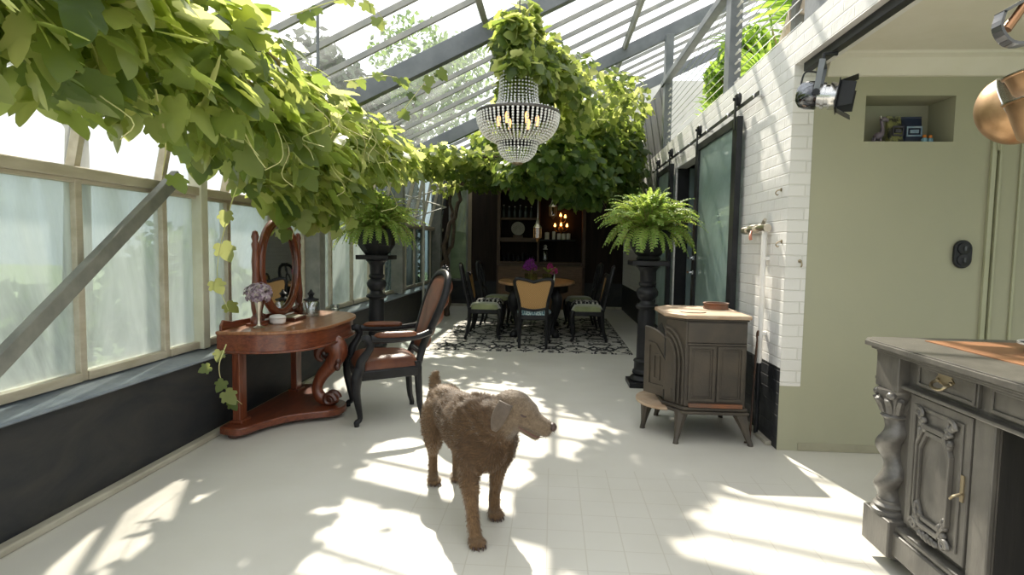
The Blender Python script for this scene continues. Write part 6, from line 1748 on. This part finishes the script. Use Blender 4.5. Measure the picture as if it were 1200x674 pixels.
for s in (-1, 1):
    q = MB(); q.tube([H(.030, s * .055, .010) - DR, H(.042, s * .054, .004) - DR, H(.056, s * .047, .006) - DR], [.003, .005, .003], 6, n=8)
    q.build('closed_eye', NOSE, dog, label='dark closed eyelid')
for px, py in ((-.288, 2.374), (-.236, 2.638), (-.596, 2.998), (-.481, 3.058)):
    for k, o_ in enumerate((-.026, -.009, .009, .026)):
        q = MB(); p = V(px, py, .014) + LFT * o_ + FWD * (.034 if k in (1, 2) else .022)
        q.tube([p - DR, p + FWD * .008 + V(0, 0, -.003) - DR, p + FWD * .013 + V(0, 0, -.009) - DR], [.004, .0035, .0015], 6)
        q.build('claw', NOSE, dog)
# ------------------------------------------------------------------ camera, sun, sky
cam = bpy.data.objects.new('camera', bpy.data.cameras.new('camera'))
COL.objects.link(cam)
cam.data.sensor_width = 36.0
cam.data.lens = 695.46 / 1200 * 36.0
cam.data.clip_start = .05; cam.data.clip_end = 200
r_, u_, f_ = V(0.99749199, 0.06892662, 0.01608893), V(-0.0207332, 0.0672035, 0.99752385), V(-0.06767471, 0.99535562, -0.06846402)
cam.matrix_world = Matrix(((r_.x, u_.x, -f_.x, 0), (r_.y, u_.y, -f_.y, 0), (r_.z, u_.z, -f_.z, 1.25), (0, 0, 0, 1)))
SC.camera = cam

sun = bpy.data.objects.new('sun', bpy.data.lights.new('sun', 'SUN'))
COL.objects.link(sun)
AZ, EL = R(12.5), R(46)                                   # sun stands behind the far end, a little to the left
dirn = V(math.sin(AZ) * math.cos(EL), -math.cos(AZ) * math.cos(EL), -math.sin(EL))
sun.rotation_euler = dirn.to_track_quat('-Z', 'Y').to_euler()
sun.location = (-4, 18, 14)
sun.data.energy = SUN_E
sun.data.color = (1.0, 0.92, 0.78)
sun.data.angle = R(0.9)

w = bpy.data.worlds.new('sky'); SC.world = w; w.use_nodes = True
nt = w.node_tree; nt.nodes.clear()
out = nt.nodes.new('ShaderNodeOutputWorld'); bg = nt.nodes.new('ShaderNodeBackground')
tc = nt.nodes.new('ShaderNodeTexCoord'); sp_ = nt.nodes.new('ShaderNodeSeparateXYZ'); rp = nt.nodes.new('ShaderNodeValToRGB')
nt.links.new(tc.outputs['Generated'], sp_.inputs[0]); nt.links.new(sp_.outputs['Z'], rp.inputs['Fac'])
el = rp.color_ramp.elements
el[0].position = 0.0; el[0].color = (0.50, 0.55, 0.57, 1); el[1].position = .28; el[1].color = (0.97, 1.0, 1.03, 1)
nt.links.new(rp.outputs['Color'], bg.inputs['Color']); bg.inputs['Strength'].default_value = SKY_E
nt.links.new(bg.outputs['Background'], out.inputs['Surface'])

SC.view_settings.view_transform = 'Standard'; SC.view_settings.look = 'None'
SC.view_settings.gamma = 1.0; SC.view_settings.use_curve_mapping = False
SC.view_settings.exposure = EXPO
SC.cycles.use_denoising = True
SC.cycles.max_bounces = 10; SC.cycles.diffuse_bounces = 5; SC.cycles.glossy_bounces = 4
SC.cycles.transmission_bounces = 6; SC.cycles.transparent_max_bounces = 24
SC.cycles.sample_clamp_indirect = 6.0
SC.cycles.caustics_reflective = False; SC.cycles.caustics_refractive = False
